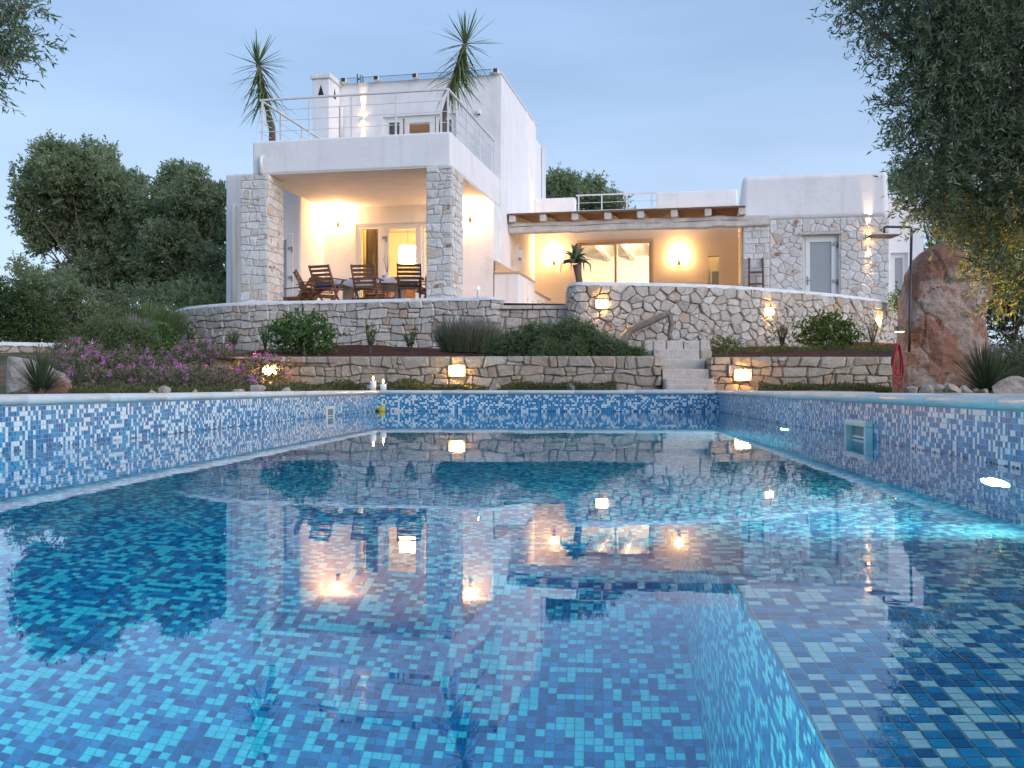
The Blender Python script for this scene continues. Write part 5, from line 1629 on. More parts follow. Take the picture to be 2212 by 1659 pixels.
MB().box(-0.06, 0.02, -0.05, 0.03, -0.019, -0.015).build('lens', M['shade'], sl_)
# driftwood arch on the curved wall
dwp = P(1340, 738, 19.55)
q = lambda x, y, D=19.5: P(x, y, D) - dwp
dr = thing('driftwood', 'weathered curved olive branch standing against the long curved wall', 'branch', dwp)
MB().tube([q(1338, 748, 19.4), q(1350, 728), q(1362, 712), q(1385, 702), q(1415, 690), q(1440, 678), q(1453, 679)], [0.10, 0.085, 0.08, 0.075, 0.07, 0.065, 0.04], 9).build('trunk', M['drift'], dr, smooth=True)
MB().tube([q(1446, 680), q(1451, 700), q(1446, 722), q(1452, 745, 19.4)], [0.05, 0.055, 0.05, 0.06], 8).build('limb', M['drift'], dr, smooth=True)
# irrigation pipe over the right low wall
MB().tube([P(1985, 762, 15.3), P(2005, 768, 15.1), P(2020, 785, 15.0), P(2036, 812, 14.9), P(2046, 830, 14.8)], 0.012, 6).build('irrigation_pipe', M['pipe'], tag(bpy.data.objects.new('irrigation_line', None), 'thin black irrigation pipe over the low wall by the boulder', 'pipe'))
COL.objects.link([o for o in bpy.data.objects if o.name == 'irrigation_line'][0])
for k, (x, y) in enumerate(((1688, 712), (2120, 700))):
    if k: continue
    D, ang = on_path(pathB, x)
    t = thing('drain_spout', 'short dark drain pipe end in the long curved wall below the middle lamp', 'drain pipe', P(x, y, D - 0.05), ang)
    MB().tube([(0, 0.05, 0), (0, -0.05, -0.01)], 0.05, 12, False).build('tube', M['ladder'], t)
    MB().tube([(0, 0.0, 0), (0, -0.03, 0)], 0.046, 12).build('hole', M['black'], t)

# ================================================================== VEGETATION
def unit(a): return a / np.maximum(1e-9, np.linalg.norm(a, axis=1, keepdims=True))
def leaf_mesh(name, pos, dirs, L, W, tone, g):
    N = len(pos)
    side = unit(np.cross(dirs, g.normal(size=(N, 3))))
    nrm = np.cross(side, dirs)
    L = np.asarray(L).reshape(-1, 1); W = np.asarray(W).reshape(-1, 1)
    b = pos
    m1 = pos + dirs * L * 0.45 + side * W * 0.5 + nrm * W * 0.18
    tp_ = pos + dirs * L - nrm * L * 0.06
    m2 = pos + dirs * L * 0.45 - side * W * 0.5 + nrm * W * 0.18
    V = np.stack([b, m1, tp_, m2], 1).reshape(-1, 3)
    return np_mesh(name, V, np.arange(4 * N), np.full(N, 4), tone)
def foliage(blobs, per_m2, m, tl, L, W, seed, out=0.7, up=0.15, droop=0.0, shell=0.55, base=(0, 0, 0), tonelo=0.0, twig_w=0.0):
    """blobs: (centre, (rx, ry, rz)); twigs start inside each lobe and carry m leaves each"""
    g = np.random.default_rng(seed)
    Ps, Ds, Ts = [], [], []
    TW = []
    for c, r in blobs:
        c = np.array(c); r = np.array(r)
        ar = 4 * math.pi * ((r[0] * r[1]) ** 1.6 / 3 + (r[0] * r[2]) ** 1.6 / 3 + (r[1] * r[2]) ** 1.6 / 3) ** (1 / 1.6)
        n = max(6, int(ar * per_m2))
        d = unit(g.normal(size=(n, 3)))
        rr = shell + (1 - shell) * g.random((n, 1)) ** 0.6
        lump = 1 + 0.16 * np.sin(d[:, :1] * 7 + c[0] * 3) * np.sin(d[:, 1:2] * 6 + c[2] * 2) + 0.10 * np.sin(d[:, 2:3] * 9 + c[1])
        p = c + d * r * rr * lump
        td = unit(d * out + g.normal(size=(n, 3)) * 0.6 + np.array([0, 0, up]))
        tn = tonelo + (1 - tonelo) * g.random(n)
        tln = tl * g.uniform(0.6, 1.3, (n, 1))
        if twig_w: TW.append((p, td, tln))
        for k in range(m):
            t = (k + 0.5 + g.random((n, 1)) * 0.6) / m
            Ps.append(p + td * tln * t + np.array([0, 0, -1.0]) * droop * t * t)
            Ds.append(unit(td * 0.55 + unit(g.normal(size=(n, 3))) * 0.75))
            Ts.append(np.clip(tn + g.normal(0, 0.18, n), 0, 1))
    Pp, Dd, Tt = np.concatenate(Ps) - np.array(base), np.concatenate(Ds), np.concatenate(Ts)
    N = len(Pp)
    me = leaf_mesh('leaves', Pp, Dd, L * g.uniform(0.7, 1.25, N), W * g.uniform(0.75, 1.2, N), Tt, g)
    tw = None
    if twig_w:
        p = np.concatenate([a[0] for a in TW]) - np.array(base); d = np.concatenate([a[1] for a in TW]); l = np.concatenate([a[2] for a in TW])
        tw = leaf_mesh('twigs', p, d, l, np.full(len(p), twig_w), np.zeros(len(p)), g)
    return me, tw
def pxblob(x, y, r, D, asp=1.0, dep=1.0):
    R = r * D / F
    return (tuple(P(x, y, D)), (R, R * dep, R * asp))
def tree(name, label, px_blobs, D, basepx, ground, mat, per_m2, m, tl, L, W, seed, spread=1.0, cat='olive tree', group=None, trunk_r=0.22, limbs=True, clump=0, **kw):
    r = random.Random(seed)
    blobs = []
    for x, y, rad in px_blobs:
        blobs.append(pxblob(x, y, rad, D + r.uniform(-spread, spread)))
    lobes = list(blobs)
    if clump:                                          # each limb ends in a spray of smaller leaf clumps
        lobes = []
        for c, rr in blobs:
            lobes.append((c, tuple(q * 0.62 for q in rr)))
            for k in range(clump):
                d_ = Vector((r.gauss(0, 1), r.gauss(0, 1), r.gauss(0.25, 1))).normalized()
                s_ = r.uniform(0.30, 0.46)
                lobes.append((tuple(Vector(c) + Vector((d_.x * rr[0], d_.y * rr[1], d_.z * rr[2])) * r.uniform(0.6, 0.82)), tuple(q * s_ for q in rr)))
    b = P(basepx, 0, D); b.z = ground
    t = thing(name, label, cat, b, 0, group)
    me, tw = foliage(lobes, per_m2, m, tl, L, W, seed, base=tuple(b), **kw)
    link_mesh('crown', me, M[mat], t)
    if tw: link_mesh('twigs', tw, M['bark'], t)
    if limbs:
        c = sum((Vector(q[0]) for q in blobs), Vector()) / len(blobs) - b
        low = min(q[0][2] - q[1][2] for q in blobs) - ground
        fork = Vector((c.x * 0.25, c.y * 0.25, max(0.8, c.z * 0.45)))
        mb = MB()
        mb.tube([(0, 0, -0.1), (trunk_r * .3, 0, fork.z * 0.4), (fork.x * .7 - trunk_r * .3, fork.y * .6, fork.z * 0.75), fork], [trunk_r * 1.35, trunk_r, trunk_r * .9, trunk_r * .8], 10)
        for q in blobs:
            e = Vector(q[0]) - b
            md = fork.lerp(e, 0.5) + Vector((r.uniform(-.2, .2), r.uniform(-.2, .2), r.uniform(-.1, .25)))
            mb.tube([fork - Vector((0, 0, 0.05)), fork.lerp(md, .5) + Vector((0, 0, .05)), md, e], [trunk_r * .42, trunk_r * .28, trunk_r * .15, trunk_r * .05], 6)
        mb.build('trunk', M['bark'], t, smooth=True)
    return t
GT = 'olive trees behind the garden on the left'
tree('olive_tree', 'large spreading olive tree with overhanging left side at far left', [(150, 375, 72), (215, 395, 78), (255, 430, 58), (95, 405, 56), (52, 428, 34), (120, 450, 62), (185, 462, 72), (75, 490, 36), (112, 515, 34), (85, 535, 22), (235, 500, 62), (190, 540, 46), (255, 560, 48), (215, 595, 50), (265, 620, 46), (140, 350, 32), (225, 345, 30), (285, 400, 28), (300, 470, 46), (305, 540, 50), (290, 600, 46), (160, 600, 40)],
     30, 225, 1.0, 'olive', 56, 9, 0.24, 0.12, 0.048, 51, clump=9, spread=1.1, group=GT, shell=0.5)
tree('olive_tree', 'rounded olive tree directly left of the villa', [(375, 405, 46), (420, 415, 48), (352, 445, 48), (405, 465, 56), (455, 445, 42), (478, 430, 26), (440, 510, 58), (370, 525, 56), (480, 500, 34), (400, 575, 58), (455, 580, 52), (330, 560, 48), (345, 610, 44), (420, 635, 48), (480, 620, 40)],
     28, 400, 1.0, 'olive', 58, 9, 0.24, 0.115, 0.046, 52, clump=9, spread=1.0, group=GT, shell=0.5)
tree('olive_tree', 'pale low olive tree in the gap below the large one at far left', [(95, 625, 40), (60, 610, 34), (140, 620, 36), (170, 655, 40), (110, 670, 46), (210, 680, 44), (160, 700, 40), (255, 690, 42), (130, 600, 20), (40, 580, 16)],
     25, 140, 1.0, 'olive', 50, 9, 0.24, 0.10, 0.036, 53, clump=7, spread=0.8, group=GT, tonelo=0.25)
tree('hedge_bush', 'dark evergreen undergrowth below the olive trees left of the villa', [(190, 680, 46), (245, 672, 46), (300, 668, 48), (350, 664, 46), (400, 664, 46), (450, 660, 42), (490, 655, 36), (150, 705, 44), (100, 720, 50), (40, 720, 60), (220, 720, 40), (290, 715, 40)], 25.5, 300, 0.9, 'olive', 60, 9, 0.2, 0.09, 0.034, 58, spread=0.5, cat='bush', trunk_r=0.08)
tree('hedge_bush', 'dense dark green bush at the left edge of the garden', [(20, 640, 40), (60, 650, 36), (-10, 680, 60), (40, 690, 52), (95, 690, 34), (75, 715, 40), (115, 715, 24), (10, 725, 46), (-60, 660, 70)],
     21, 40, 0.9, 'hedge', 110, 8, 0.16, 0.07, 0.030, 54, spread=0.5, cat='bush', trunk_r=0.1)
tree('olive_tree', 'dark olive tree behind the low roof right of the main block', [(1205, 405, 34), (1190, 425, 36), (1232, 402, 26), (1258, 420, 30), (1285, 412, 26), (1300, 438, 30), (1330, 432, 18), (1345, 450, 16), (1230, 445, 36), (1270, 455, 34), (1310, 462, 30), (1190, 470, 40)],
     43, 1240, 2.0, 'olive', 26, 9, 0.34, 0.15, 0.06, 55, clump=8, spread=1.4, group='trees behind the villa')
tree('olive_tree', 'dark olive tree behind the right end of the villa', [(1935, 395, 28), (1965, 385, 30), (1945, 430, 34), (2000, 400, 40), (2040, 450, 60), (2100, 470, 70), (2060, 540, 60), (2150, 520, 70), (2130, 590, 60), (2190, 600, 60)],
     33, 2040, 0.6, 'olive', 30, 9, 0.3, 0.13, 0.05, 56, clump=8, spread=1.4, group='trees behind the villa')
tree('hedge_bush', 'dark bush behind the lavender at the right edge', [(2140, 640, 44), (2185, 620, 50), (2230, 640, 60), (2150, 690, 40), (2210, 700, 50)], 17, 2190, 0.3, 'hedge', 110, 8, 0.16, 0.075, 0.03, 57, spread=0.4, cat='bush', trunk_r=0.08)

# near olive on the right, trunk outside the picture
nb = [(2110, 60, 120), (1985, 10, 85), (1890, -25, 62), (2050, 150, 95), (1960, 110, 62), (2150, 200, 120), (2040, 250, 88), (1955, 225, 42), (2120, 320, 110), (2020, 345, 72), (1975, 330, 34), (2070, 420, 84), (2180, 420, 110), (2010, 425, 36), (2140, 490, 66), (2195, 545, 70), (2180, 610, 46), (2240, 600, 60),
      (2260, 60, 130), (2280, 220, 130), (2270, 370, 110), (2270, 500, 90), (1840, 20, 30), (1885, 55, 34), (2380, 150, 150), (2370, 350, 130), (2200, -60, 130), (2050, -80, 120), (2060, 60, 70), (2090, 130, 60)]
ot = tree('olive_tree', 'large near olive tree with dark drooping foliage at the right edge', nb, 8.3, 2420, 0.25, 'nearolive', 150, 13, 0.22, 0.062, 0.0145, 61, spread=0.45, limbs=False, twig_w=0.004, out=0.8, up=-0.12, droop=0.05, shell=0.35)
b = P(2420, 0, 8.3); b.z = 0.25
mb = MB()
crot = Vector((P(2330, 300, 8.4))) - b
mb.tube([(0, 0, -0.1), (0.08, 0.1, 0.5), (-0.05, 0.05, 1.0), (-0.1, 0.1, 1.4)], [0.34, 0.27, 0.23, 0.2], 12)
for x, y, rr in nb[::2]:
    e = P(x, y, 8.3) - b
    st_ = Vector((-0.1, 0.1, 1.35))
    mb.tube([st_, st_.lerp(e, .4) + Vector((0, 0, .12)), st_.lerp(e, .75) + Vector((0, 0, .06)), e], [0.09, 0.055, 0.03, 0.008], 6)
mb.build('trunk', M['bark'], ot, smooth=True)
# near olive on the left: only branch tips enter the picture
nb = [(5, 40, 44), (40, 25, 26), (15, 95, 40), (50, 75, 20), (-40, 60, 70), (-20, 140, 34), (60, 105, 18), (30, 125, 22), (-60, 180, 50), (-120, 100, 110), (-200, 40, 150), (-30, -30, 70), (-180, 180, 100), (70, 10, 14), (85, 95, 10)]
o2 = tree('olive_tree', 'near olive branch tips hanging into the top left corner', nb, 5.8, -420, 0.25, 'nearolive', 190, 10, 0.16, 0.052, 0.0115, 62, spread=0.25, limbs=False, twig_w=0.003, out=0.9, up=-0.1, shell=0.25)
b = P(-420, 0, 5.8); b.z = 0.25
mb = MB()
mb.tube([(0, 0, -0.1), (0.05, 0.05, 0.6), (0.0, 0.0, 1.1)], [0.26, 0.2, 0.17], 10)
for x, y, rr in nb:
    e = P(x, y, 5.8) - b
    st_ = Vector((0, 0, 1.05))
    mb.tube([st_, st_.lerp(e, .4) + Vector((0, 0, .2)), st_.lerp(e, .8) + Vector((0, 0, .08)), e], [0.07, 0.04, 0.014, 0.004], 6)
mb.build('trunk', M['bark'], o2, smooth=True)
# spotlight hidden at the foot of the right olive
us = thing('garden_spotlight', 'garden spotlight at the foot of the right olive lighting its lower leaves', 'spotlight', (5.25, 9.0, 0.26))
MB().lathe([(0.0, 0.0), (0.05, 0.0), (0.05, 0.09), (0.06, 0.10), (0.055, 0.10), (0.0, 0.085)], 14).build('housing', M['darkmetal'], us)
d = bpy.data.lights.new('beam', 'SPOT'); d.energy = 560; d.color = (1.0, 0.55, 0.13); d.spot_size = math.radians(46); d.spot_blend = 0.7; d.shadow_soft_size = 0.04
so = bpy.data.objects.new('beam', d); COL.objects.link(so); so.parent = us; so.location = (0, 0, 0.13)
so.rotation_euler = (Vector((4.05, 8.5, 1.35)) - Vector((5.25, 9.0, 0.39))).to_track_quat('-Z', 'Y').to_euler()

def blades(name, base, dirs, L, W, droop, tone, tiptone=None, segs=4, profile=None, parent=None, mat=None, kind=None, loc=None):
    N = len(base)
    L = np.asarray(L).reshape(-1, 1) * np.ones((N, 1)); W = np.asarray(W).reshape(-1, 1) * np.ones((N, 1)); droop = np.asarray(droop).reshape(-1, 1) * np.ones((N, 1))
    side = unit(np.cross(dirs, np.array([0.0, 0, 1.0])) + 1e-4)
    rows = []
    prof_ = profile or (lambda t: (1 - t) ** 0.5 if t < 1 else 0.02)
    for k in range(segs + 1):
        t = k / segs
        c = base + dirs * L * t - np.array([0, 0, 1.0]) * droop * L * t * t
        w = W * prof_(t) / 2
        rows += [c - side * w, c + side * w]
    V = np.stack(rows, 1).reshape(-1, 3)
    n2 = 2 * (segs + 1)
    b0 = (np.arange(N) * n2)[:, None]
    fq = np.concatenate([b0 + np.array([2 * k, 2 * k + 1, 2 * k + 3, 2 * k + 2]) for k in range(segs)], 1).ravel()
    T = np.repeat(np.asarray(tone)[:, None], segs, 1)
    if tiptone is not None: T[:, -1] = tiptone
    me = np_mesh(name, V, fq, np.full(N * segs, 4), T.ravel())
    o = link_mesh(name, me, mat, parent, loc)
    if kind: o['kind'] = kind
    return o
def hemi(n, g, lo, hi):
    a = g.uniform(0, 2 * math.pi, n); e = np.radians(g.uniform(lo, hi, n))
    return np.stack([np.cos(a) * np.cos(e), np.sin(a) * np.cos(e), np.sin(e)], 1)
# spiky desert plants
def spiky(label, x, D, L, seed, z=0.27, n=330):
    g = np.random.default_rng(seed)
    p = P(x, 0, D); p.z = z
    t = thing('spiky_plant', label, 'plant', p)
    d = hemi(n, g, 4, 88)
    blades('leaf_rosette', d * 0.05, d, L * g.uniform(0.75, 1.1, n), 0.013, g.uniform(0.0, 0.10, n), g.uniform(0, 0.75, n), np.where(g.random(n) < 0.6, 1.0, 0.7), 5, None, t, M['spike'])
    MB().lathe([(0.0, -0.06), (0.06, -0.05), (0.07, 0.03), (0.0, 0.08)], 12).build('stem', M['palmbark'], t)
spiky('grey green spiky rosette plant at the left pool edge', 88, 11.3, 0.50, 71)
spiky('grey green spiky rosette plant before the tall boulder', 2128, 10.8, 0.55, 72, n=420)
# yuccas on the roof terrace
def yucca(label, crown_px, base_px, D, seed, len_, lean):
    g = np.random.default_rng(seed)
    b = P(*base_px, D); b.z = RT + 0.02
    t = thing('yucca', label, 'yucca', b)
    MB().lathe([(0, 0), (0.16, 0), (0.2, 0.32), (0.21, 0.34), (0.18, 0.34), (0.17, 0.3), (0, 0.3)], 18).build('pot', M['stepstone'], t, smooth=False)
    tops = [Vector(P(*q, D)) - b for q in crown_px]
    pts = [Vector((0, 0, 0.28)), Vector(P(*base_px, D)) - b] + tops
    MB().tube(pts, [0.085, 0.072] + [0.05] * len(tops), 9).build('trunk', M['palmbark'], t, smooth=True)
    top = np.array(tops[-1]); low = np.array(tops[0])
    n1, n2 = 52, 125
    d1 = hemi(n1, g, -5, 88)
    d2 = hemi(n2, g, -78, 0)
    base = np.concatenate([np.repeat(top[None], n1, 0), top + (low - top) * g.random((n2, 1)) ** 1.2])
    dd = np.concatenate([d1, d2])
    L = len_ * g.uniform(0.75, 1.1, n1 + n2)
    L[n1:] *= 0.92
    blades('leaf_crown', base, dd, L, 0.042, np.concatenate([g.uniform(0.0, 0.16, n1), g.uniform(0.05, 0.4, n2)]), g.random(n1 + n2) * 0.8, None, 5, lambda t_: (0.6 + 1.2 * t_ if t_ < .3 else 1.0) * (1 - t_) ** 0.55 if t_ < 1 else 0.02, t, M['yucca'])
yucca('tall yucca at the left corner of the roof terrace', [(575, 225), (563, 165), (557, 140)], (588, 285), 22.6, 81, 0.80, 0)
yucca('tall leaning yucca at the right corner of the roof terrace', [(978, 180), (995, 120), (1005, 95)], (955, 265), 22.3, 82, 0.85, 0)
# agave on a stem behind the curved wall
ab = P(1249, 606, 20.6); ab.z = FL
ag = thing('agave', 'large pale green agave on a bare stem at the left end of the curved wall', 'agave', ab)
q = lambda x, y: P(x, y, 20.6) - ab
MB().tube([(0.05, 0, 0), q(1251, 604), q(1247, 588), q(1244, 572)], [0.075, 0.068, 0.062, 0.07], 10).build('stem', M['palmbark'], ag, smooth=True)
cc = q(1243, 566)
leafs = [(a, e) for k, e in enumerate((78, 55, 34, 14)) for a in [360 / (5 + k) * i + 24 * k for i in range(5 + k)]]
for a, e in leafs:
    a, e = math.radians(a + random.uniform(-8, 8)), math.radians(e + random.uniform(-6, 6))
    d = Vector((math.cos(a) * math.cos(e), math.sin(a) * math.cos(e), math.sin(e)))
    s = d.cross(Vector((0, 0, 1))).normalized(); n_ = s.cross(d)
    Lf = random.uniform(0.34, 0.42)
    V, f = [], []
    for k in range(9):
        t_ = k / 8
        w = 0.055 * (0.55 + 1.3 * t_ - 0.2 * t_ * t_) * (1 - t_ ** 3) ** 0.8 + 0.001
        c = cc + d * (Lf * t_) + n_ * (0.03 * math.sin(math.pi * t_)) - Vector((0, 0, 0.10 * t_ ** 3 * math.cos(e)))
        V += [c - s * w + n_ * 0.018 * (1 - t_), c, c + s * w + n_ * 0.018 * (1 - t_), c - n_ * 0.022 * (1 - t_)]
    for k in range(8):
        i = 4 * k
        f += [(i, i + 1, i + 5, i + 4), (i + 1, i + 2, i + 6, i + 5), (i + 2, i + 3, i + 7, i + 6), (i + 3, i, i + 4, i + 7)]
    MB().add(V, f).build('leaf', M['agave'], ag, smooth=True)
for a in (190, 250, 300, 350):
    a = math.radians(a)
    MB().tube([cc, cc + Vector((0.22 * math.cos(a), 0.22 * math.sin(a), 0.0)), cc + Vector((0.30 * math.cos(a), 0.30 * math.sin(a), -0.06)), cc + Vector((0.31 * math.cos(a), 0.31 * math.sin(a), -0.22))], [0.03, 0.022, 0.016, 0.004], 6).build('withered_leaf', M['deadleaf'], ag)

def shrub(label, x, y, D, w, h, seed, mat='shrub', L=0.075, W=0.045, per=60, ground=None, name='shrub', m=6, tl=0.14):
    c = P(x, y, D)
    gz = ground if ground is not None else bed_z(c.x, c.y)
    rw, rh = w * D / F / 2, h * D / F / 2
    b = Vector((c.x, c.y, gz))
    g = random.Random(seed)
    bl = [((c.x, c.y, gz + rh * 0.95), (rw * .8, rw * .7, rh * .85))]
    for k in range(7):
        a = 2 * math.pi * k / 7 + g.uniform(-.3, .3)
        bl.append(((c.x + rw * .58 * math.cos(a), c.y + rw * .5 * math.sin(a), gz + rh * g.uniform(.55, 1.15)), (rw * .42, rw * .42, rh * .5)))
    t = thing(name, label, 'shrub', b)
    me, _ = foliage(bl, per, m, tl, L, W, seed, base=tuple(b), out=0.9, up=0.1, shell=0.6)
    link_mesh('foliage', me, M[mat], t)
    mb = MB()
    for k in range(6):
        a = k * 1.05
        mb.tube([(0, 0, -0.05), (rw * .25 * math.cos(a), rw * .25 * math.sin(a), rh * .6), (rw * .5 * math.cos(a), rw * .5 * math.sin(a), rh * 1.2)], [0.018, 0.013, 0.006], 5)
    mb.build('stems', M['bark'], t)
    return t
shrub('round dark green leafy shrub before the left terrace wall', 655, 714, 18.2, 150, 96, 91)
shrub('round yellow green shrub lit by lamps before the long curved wall', 1788, 722, 19.2, 128, 82, 92, 'lime')
shrub('small bright green shrub at the left end of the terrace wall', 345, 715, 19.0, 78, 70, 93, ground=left_z(-6.6, 19.0))
shrub('small yellow green plant with a red flower right of the steps', 1565, 752, 17.5, 62, 44, 94, 'lime', 0.05, 0.03)
shrub('small lit climbing plant below the middle wall lamp', 1690, 705, 19.8, 60, 82, 95, 'lime', 0.05, 0.022, 22)
shrub('small climbing plant below the right wall lamp', 1885, 712, 21.5, 50, 74, 96, 'lime', 0.05, 0.022, 22)
shrub('bright green shrub between the right window and the boulder', 1945, 640, 23.6, 44, 66, 97, 'shrub', 0.07, 0.03, 60, FL)
shrub('green flowering bush at the lower right edge', 2190, 800, 12.4, 150, 120, 98, 'hedge', 0.04, 0.02, 120, 0.25)
fl_ = P(1578, 741, 17.4)
o = MB().lathe([(0, 0), (0.03, 0.01), (0.035, 0.03), (0.0, 0.04)], 8).build('red_flower', mat_simple('red_petal', (0.5, 0.03, 0.02), 0.6))
o.location = fl_
tag(o, 'single red flower on the small plant right of the steps', 'flower')
# upright narrow-leaved seedlings before the left wall
def seedling(label, x, y, D, w, h, seed, mat='rosemary', ground=None):
    g = np.random.default_rng(seed)
    c = P(x, y, D)
    gz = ground if ground is not None else bed_z(c.x, c.y)
    b = Vector((c.x, c.y, gz))
    t = thing('seedling', label, 'plant', b)
    hh, ww = h * D / F, w * D / F / 2
    mb = MB()
    Ps, Ds = [], []
    for k in range(5):
        a = k * 1.26 + g.uniform(0, .5)
        top = Vector((ww * .6 * math.cos(a), ww * .6 * math.sin(a), hh * g.uniform(.65, 1)))
        mb.tube([(0, 0, -.03), top * .5 + Vector((0, 0, .03)), top], [0.012, 0.009, 0.004], 5)
        n = 34
        tt = g.uniform(0.25, 1.0, (n, 1))
        Ps.append(np.array(top)[None] * tt)
        Ds.append(hemi(n, g, 10, 70))
    mb.build('stems', M['bark'], t)
    Pp, Dd = np.concatenate(Ps), np.concatenate(Ds)
    blades('leaves', Pp, Dd, 0.13 * g.uniform(.7, 1.2, len(Pp)), 0.02, 0.15, g.random(len(Pp)), None, 3, lambda t_: math.sin(math.pi * min(1, t_ * .9 + .1)) + .02, t, M[mat])
seedling('small oleander seedling before the far left of the terrace wall', 503, 735, 18.6, 40, 42, 101)
seedling('pale thin oleander seedling at the curved left end of the wall', 413, 710, 19.6, 36, 62, 102, 'lime', left_z(-6.2, 19.6))
seedling('bright green tall seedling right of the round shrub', 800, 727, 18.2, 36, 68, 103, 'lime')
seedling('bushy oleander seedling left of the lavender', 886, 733, 18.4, 44, 44, 104)
seedling('thin seedling touching the left side of the round shrub', 573, 722, 18.4, 30, 60, 105)
# lavender and rosemary
def lavender(label, x, y, D, w, h, seed, n=1500, ground=None, mat='lavender', tip=True, Wd=0.012, name='lavender', lo=35, hi=88):
    g = np.random.default_rng(seed)
    c = P(x, y, D)
    gz = ground if ground is not None else bed_z(c.x, c.y)
    b = Vector((c.x, c.y, gz))
    t = thing(name, label, 'shrub', b)
    ww, hh = w * D / F / 2, h * D / F
    r = np.sqrt(g.random(n)) * ww * .62
    a = g.uniform(0, 2 * math.pi, n)
    base = np.stack([r * np.cos(a), r * np.sin(a) * .8, np.zeros(n)], 1)
    lean = r / ww
    d = unit(np.stack([np.cos(a) * lean * .9 + g.normal(0, .18, n), np.sin(a) * lean * .9 + g.normal(0, .18, n), np.ones(n)], 1))
    L = hh * g.uniform(.55, 1.1, n) * (1 - .25 * lean)
    blades('stalks', base, d, L, Wd, g.uniform(0, .14, n), g.random(n) * .6, (np.where(g.random(n) < .45, g.uniform(.75, 1, n), g.uniform(.3, .6, n)) if tip else None), 4, lambda t_: 1.0 if t_ < .8 else 1.5 - t_ * .9, t, M[mat])
    return t
lavender('grey lavender clump in flower before the terrace wall gap', 1012, 722, 17.6, 190, 86, 111, 1700)
lavender('lavender bank at the right edge behind the boulder', 2190, 715, 15.0, 170, 100, 112, 2600, 0.35)
lavender('lavender tuft among the shrubs at the left end of the wall', 275, 690, 19.4, 110, 80, 113, 1500, left_z(-7.4, 19.4) + .1)
lavender('tall feathery green shrub at the left end of the terrace', 318, 660, 21.5, 170, 110, 114, 2600, left_z(-7.8, 21.5), 'rosemary', False, 0.016, 'feathery_shrub')
def rosemary(label, spots, seed, name='rosemary', hang=0.55):
    g = np.random.default_rng(seed)
    bx, by, bD = spots[0][:3]
    b = P(bx, 0, bD); b.z = bed_z(b.x, b.y) if b.x > -4.6 else left_z(b.x, b.y)
    t = thing(name, label, 'shrub', b)
    Ps, Ds, Ls, Dr = [], [], [], []
    for x, y, D, rr, n in spots:
        c = np.array(P(x, y, D)) - np.array(b)
        R = rr * D / F
        d = hemi(n, g, -20, 85)
        d[:, 1] = -np.abs(d[:, 1]) * .9 + .1 * d[:, 1]
        p = c + unit(g.normal(size=(n, 3))) * R * g.uniform(.3, .95, (n, 1)) * np.array([1, .8, .8])
        # each sprig is a short arching stem with needles
        m = 9
        L = g.uniform(.16, .30, (n, 1))
        dr_ = g.uniform(.3, 1.0, (n, 1)) * hang
        for k in range(m):
            tt = (k + g.random((n, 1))) / m
            Ps.append(p + d * L * tt - np.array([0, 0, 1.]) * dr_ * L * tt * tt * 2)
            Ds.append(unit(d * .6 - np.array([0, 0, 1.]) * dr_ * tt * 1.5 + unit(g.normal(size=(n, 3))) * .55))
    Pp, Dd = np.concatenate(Ps), np.concatenate(Ds)
    N = len(Pp)
    me = leaf_mesh('foliage', Pp, Dd, g.uniform(.05, .09, N), np.full(N, .013), np.clip(g.normal(.45, .25, N), 0, 1), g)
    link_mesh('foliage', me, M['rosemary'], t)
    mb = MB()
    for x, y, D, rr, n in spots:
        c = P(x, y, D) - b
        mb.tube([(c.x * .9, c.y + .2, -0.1), (c.x * .95, c.y + .1, c.z * .6), c], [0.03, 0.022, 0.01], 6)
    mb.build('stems', M['bark'], t)
rosemary('trailing green rosemary spilling over the low wall left of the steps', [(1110, 745, 16.6, 34, 420), (1150, 735, 16.6, 42, 620), (1195, 735, 16.5, 44, 640), (1235, 725, 16.5, 44, 640), (1262, 735, 16.3, 40, 520), (1300, 752, 16.1, 32, 420), (1340, 764, 15.9, 24, 320), (1375, 770, 15.8, 18, 200), (1180, 760, 16.1, 26, 300), (1240, 762, 16.0, 28, 300), (1075, 755, 16.8, 28, 300)], 121)
rosemary('dark green rosemary mound at the left end of the terrace wall', [(215, 715, 18.6, 36, 460), (255, 722, 18.2, 40, 560), (300, 728, 18.0, 36, 460), (240, 695, 19.2, 34, 380)], 122)
# pink flower bed
g = np.random.default_rng(131)
bl = []
for k in range(46):
    x = g.uniform(135, 560)
    D = g.uniform(13.6, 17.2)
    if x < 330 and D < 13.9: continue
    w = P(x, 0, D)
    top = 0.38 if x < 430 else 0.38 * max(0.45, 1 - (x - 430) / 220)
    if w.x > -4.4 and D > 15.0: continue
    bl.append(((w.x, w.y, left_z(w.x, w.y) + 0.10), (0.42, 0.42, top * .62)))
for x, D in ((545, 14.9), (565, 15.0), (585, 15.05), (600, 15.1), (575, 14.6), (555, 14.5)):
    w = P(x, 0, D)
    bl.append(((w.x, w.y, 0.42), (0.26, 0.2, 0.34)))
fbb = Vector((-5.5, 14.8, left_z(-5.5, 14.8)))
me, _ = foliage(bl, 120, 6, 0.08, 0.034, 0.026, 132, base=tuple(fbb), out=.8, up=.4, shell=.7)
fb = link_mesh('flower_bed', me, M['gera'], loc=fbb)
tag(fb, 'low bed of pink flowering plants left of the pool', 'flowers', kind='stuff')
Ps, Ds, Ts = [], [], []
for c, r in bl:
    c, r = np.array(c), np.array(r)
    for k in range(int(g.integers(2, 5))):
        d = hemi(1, g, 15, 85)[0]
        p = c + d * r * 1.12 - np.array(fbb)
        n = 26
        Ps.append(p + g.normal(0, .024, (n, 3))); Ds.append(hemi(n, g, -10, 80)); Ts.append(g.random(n))
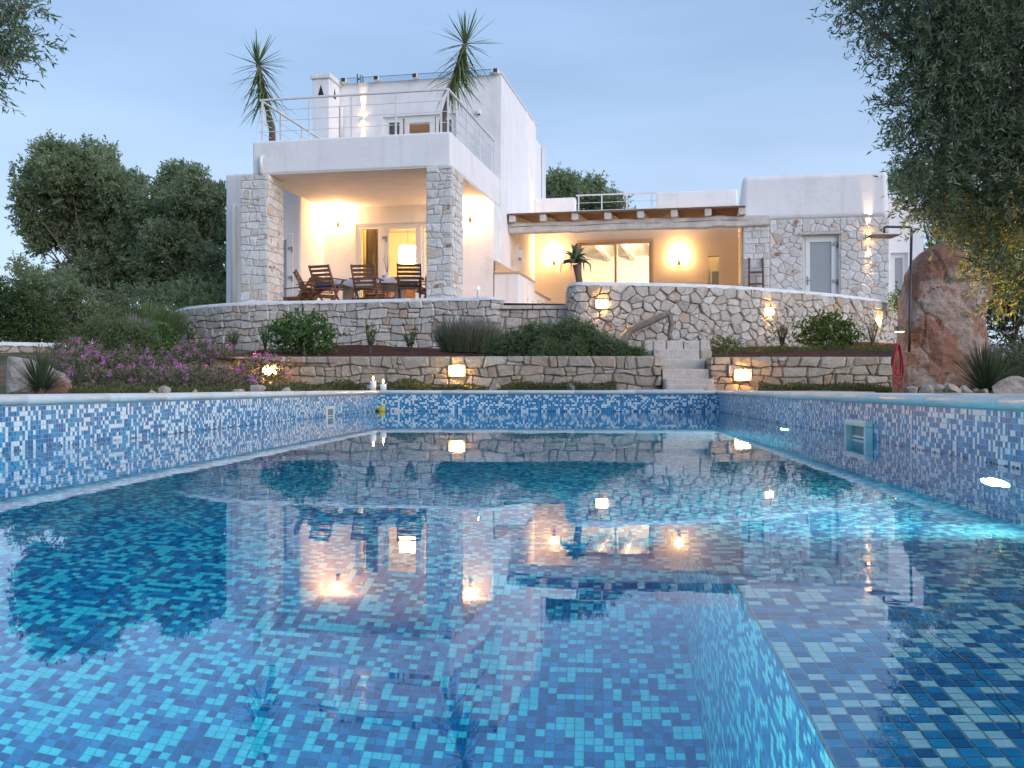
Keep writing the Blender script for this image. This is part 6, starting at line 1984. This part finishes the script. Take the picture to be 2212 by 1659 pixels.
me = leaf_mesh('blossoms', np.concatenate(Ps), np.concatenate(Ds), np.full(len(Ps) * 26, .026), np.full(len(Ps) * 26, .02), np.concatenate(Ts), g)
o = link_mesh('blossoms', me, M['pink'], fb); o['kind'] = 'stuff'
# low ground cover along the far coping and the foot of the walls
def cover(name, label, x0, x1, D0, D1, h, n, seed, mat='mat_green', ground=0.25):
    g = np.random.default_rng(seed)
    D = g.uniform(D0, D1, n); x = g.uniform(x0, x1, n)
    X = (x - CX) / F * D
    lx = (X - PT0.x) * CT - (D - PT0.y) * ST; ly = (X - PT0.x) * ST + (D - PT0.y) * CT
    ok = (lx < -0.42) | (lx > PW + 0.42) | (ly > 0.42)
    D, X = D[ok], X[ok]
    ph = np.sin(X * 3.1) * np.sin(D * 2.3 + X) + .6 * np.sin(X * 7.7 + 1)
    hh = h * (.45 + .35 * ph)
    keep = hh > 0.01
    D, X, hh = D[keep], X[keep], hh[keep]
    N = len(D)
    p = np.stack([X, D, ground + hh * g.random(N)], 1)
    me = leaf_mesh(name, p, hemi(N, g, 5, 80), g.uniform(.025, .055, N), g.uniform(.012, .022, N), g.random(N), g)
    return tag(link_mesh(name, me, M[mat]), label, 'ground cover', kind='stuff')
cover('ground_cover', 'low green ground cover between the far coping and the low wall', 560, 1330, 14.2, 15.4, 0.20, 26000, 141)
cover('ground_cover', 'dry yellow green ground cover right of the garden steps', 1640, 1960, 13.9, 15.2, 0.17, 9000, 142)
cover('ground_cover', 'sparse green weeds at the foot of the long curved wall', 1540, 1930, 18.0, 20.5, 0.2, 5000, 143, 'lime', 0.98)
cover('ground_cover', 'low green growth behind the left coping', 150, 800, 11.2, 13.6, 0.12, 9000, 144)
cover('ground_cover', 'low green growth among the rocks by the boulder', 1960, 2300, 11.2, 13.8, 0.10, 5000, 145)
# pale blossoms on the right bush
Ps = []
g = np.random.default_rng(151)
c = P(2190, 0, 12.4)
for k in range(40):
    d = hemi(1, g, 0, 80)[0]
    d[1] = -abs(d[1])
    Ps.append(np.array([c.x, c.y, .6]) + d * np.array([.45, .42, .42]) + g.normal(0, .012, (10, 3)))
me = leaf_mesh('blossoms', np.concatenate(Ps), hemi(400, g, -10, 80), np.full(400, .022), np.full(400, .016), g.random(400), g)
bshr = [o for o in bpy.data.objects if o.get('label', '').startswith('green flowering bush')][0]
o = link_mesh('blossoms', me, M['whitepetal'], bshr)
o.location = -Vector(bshr.location)
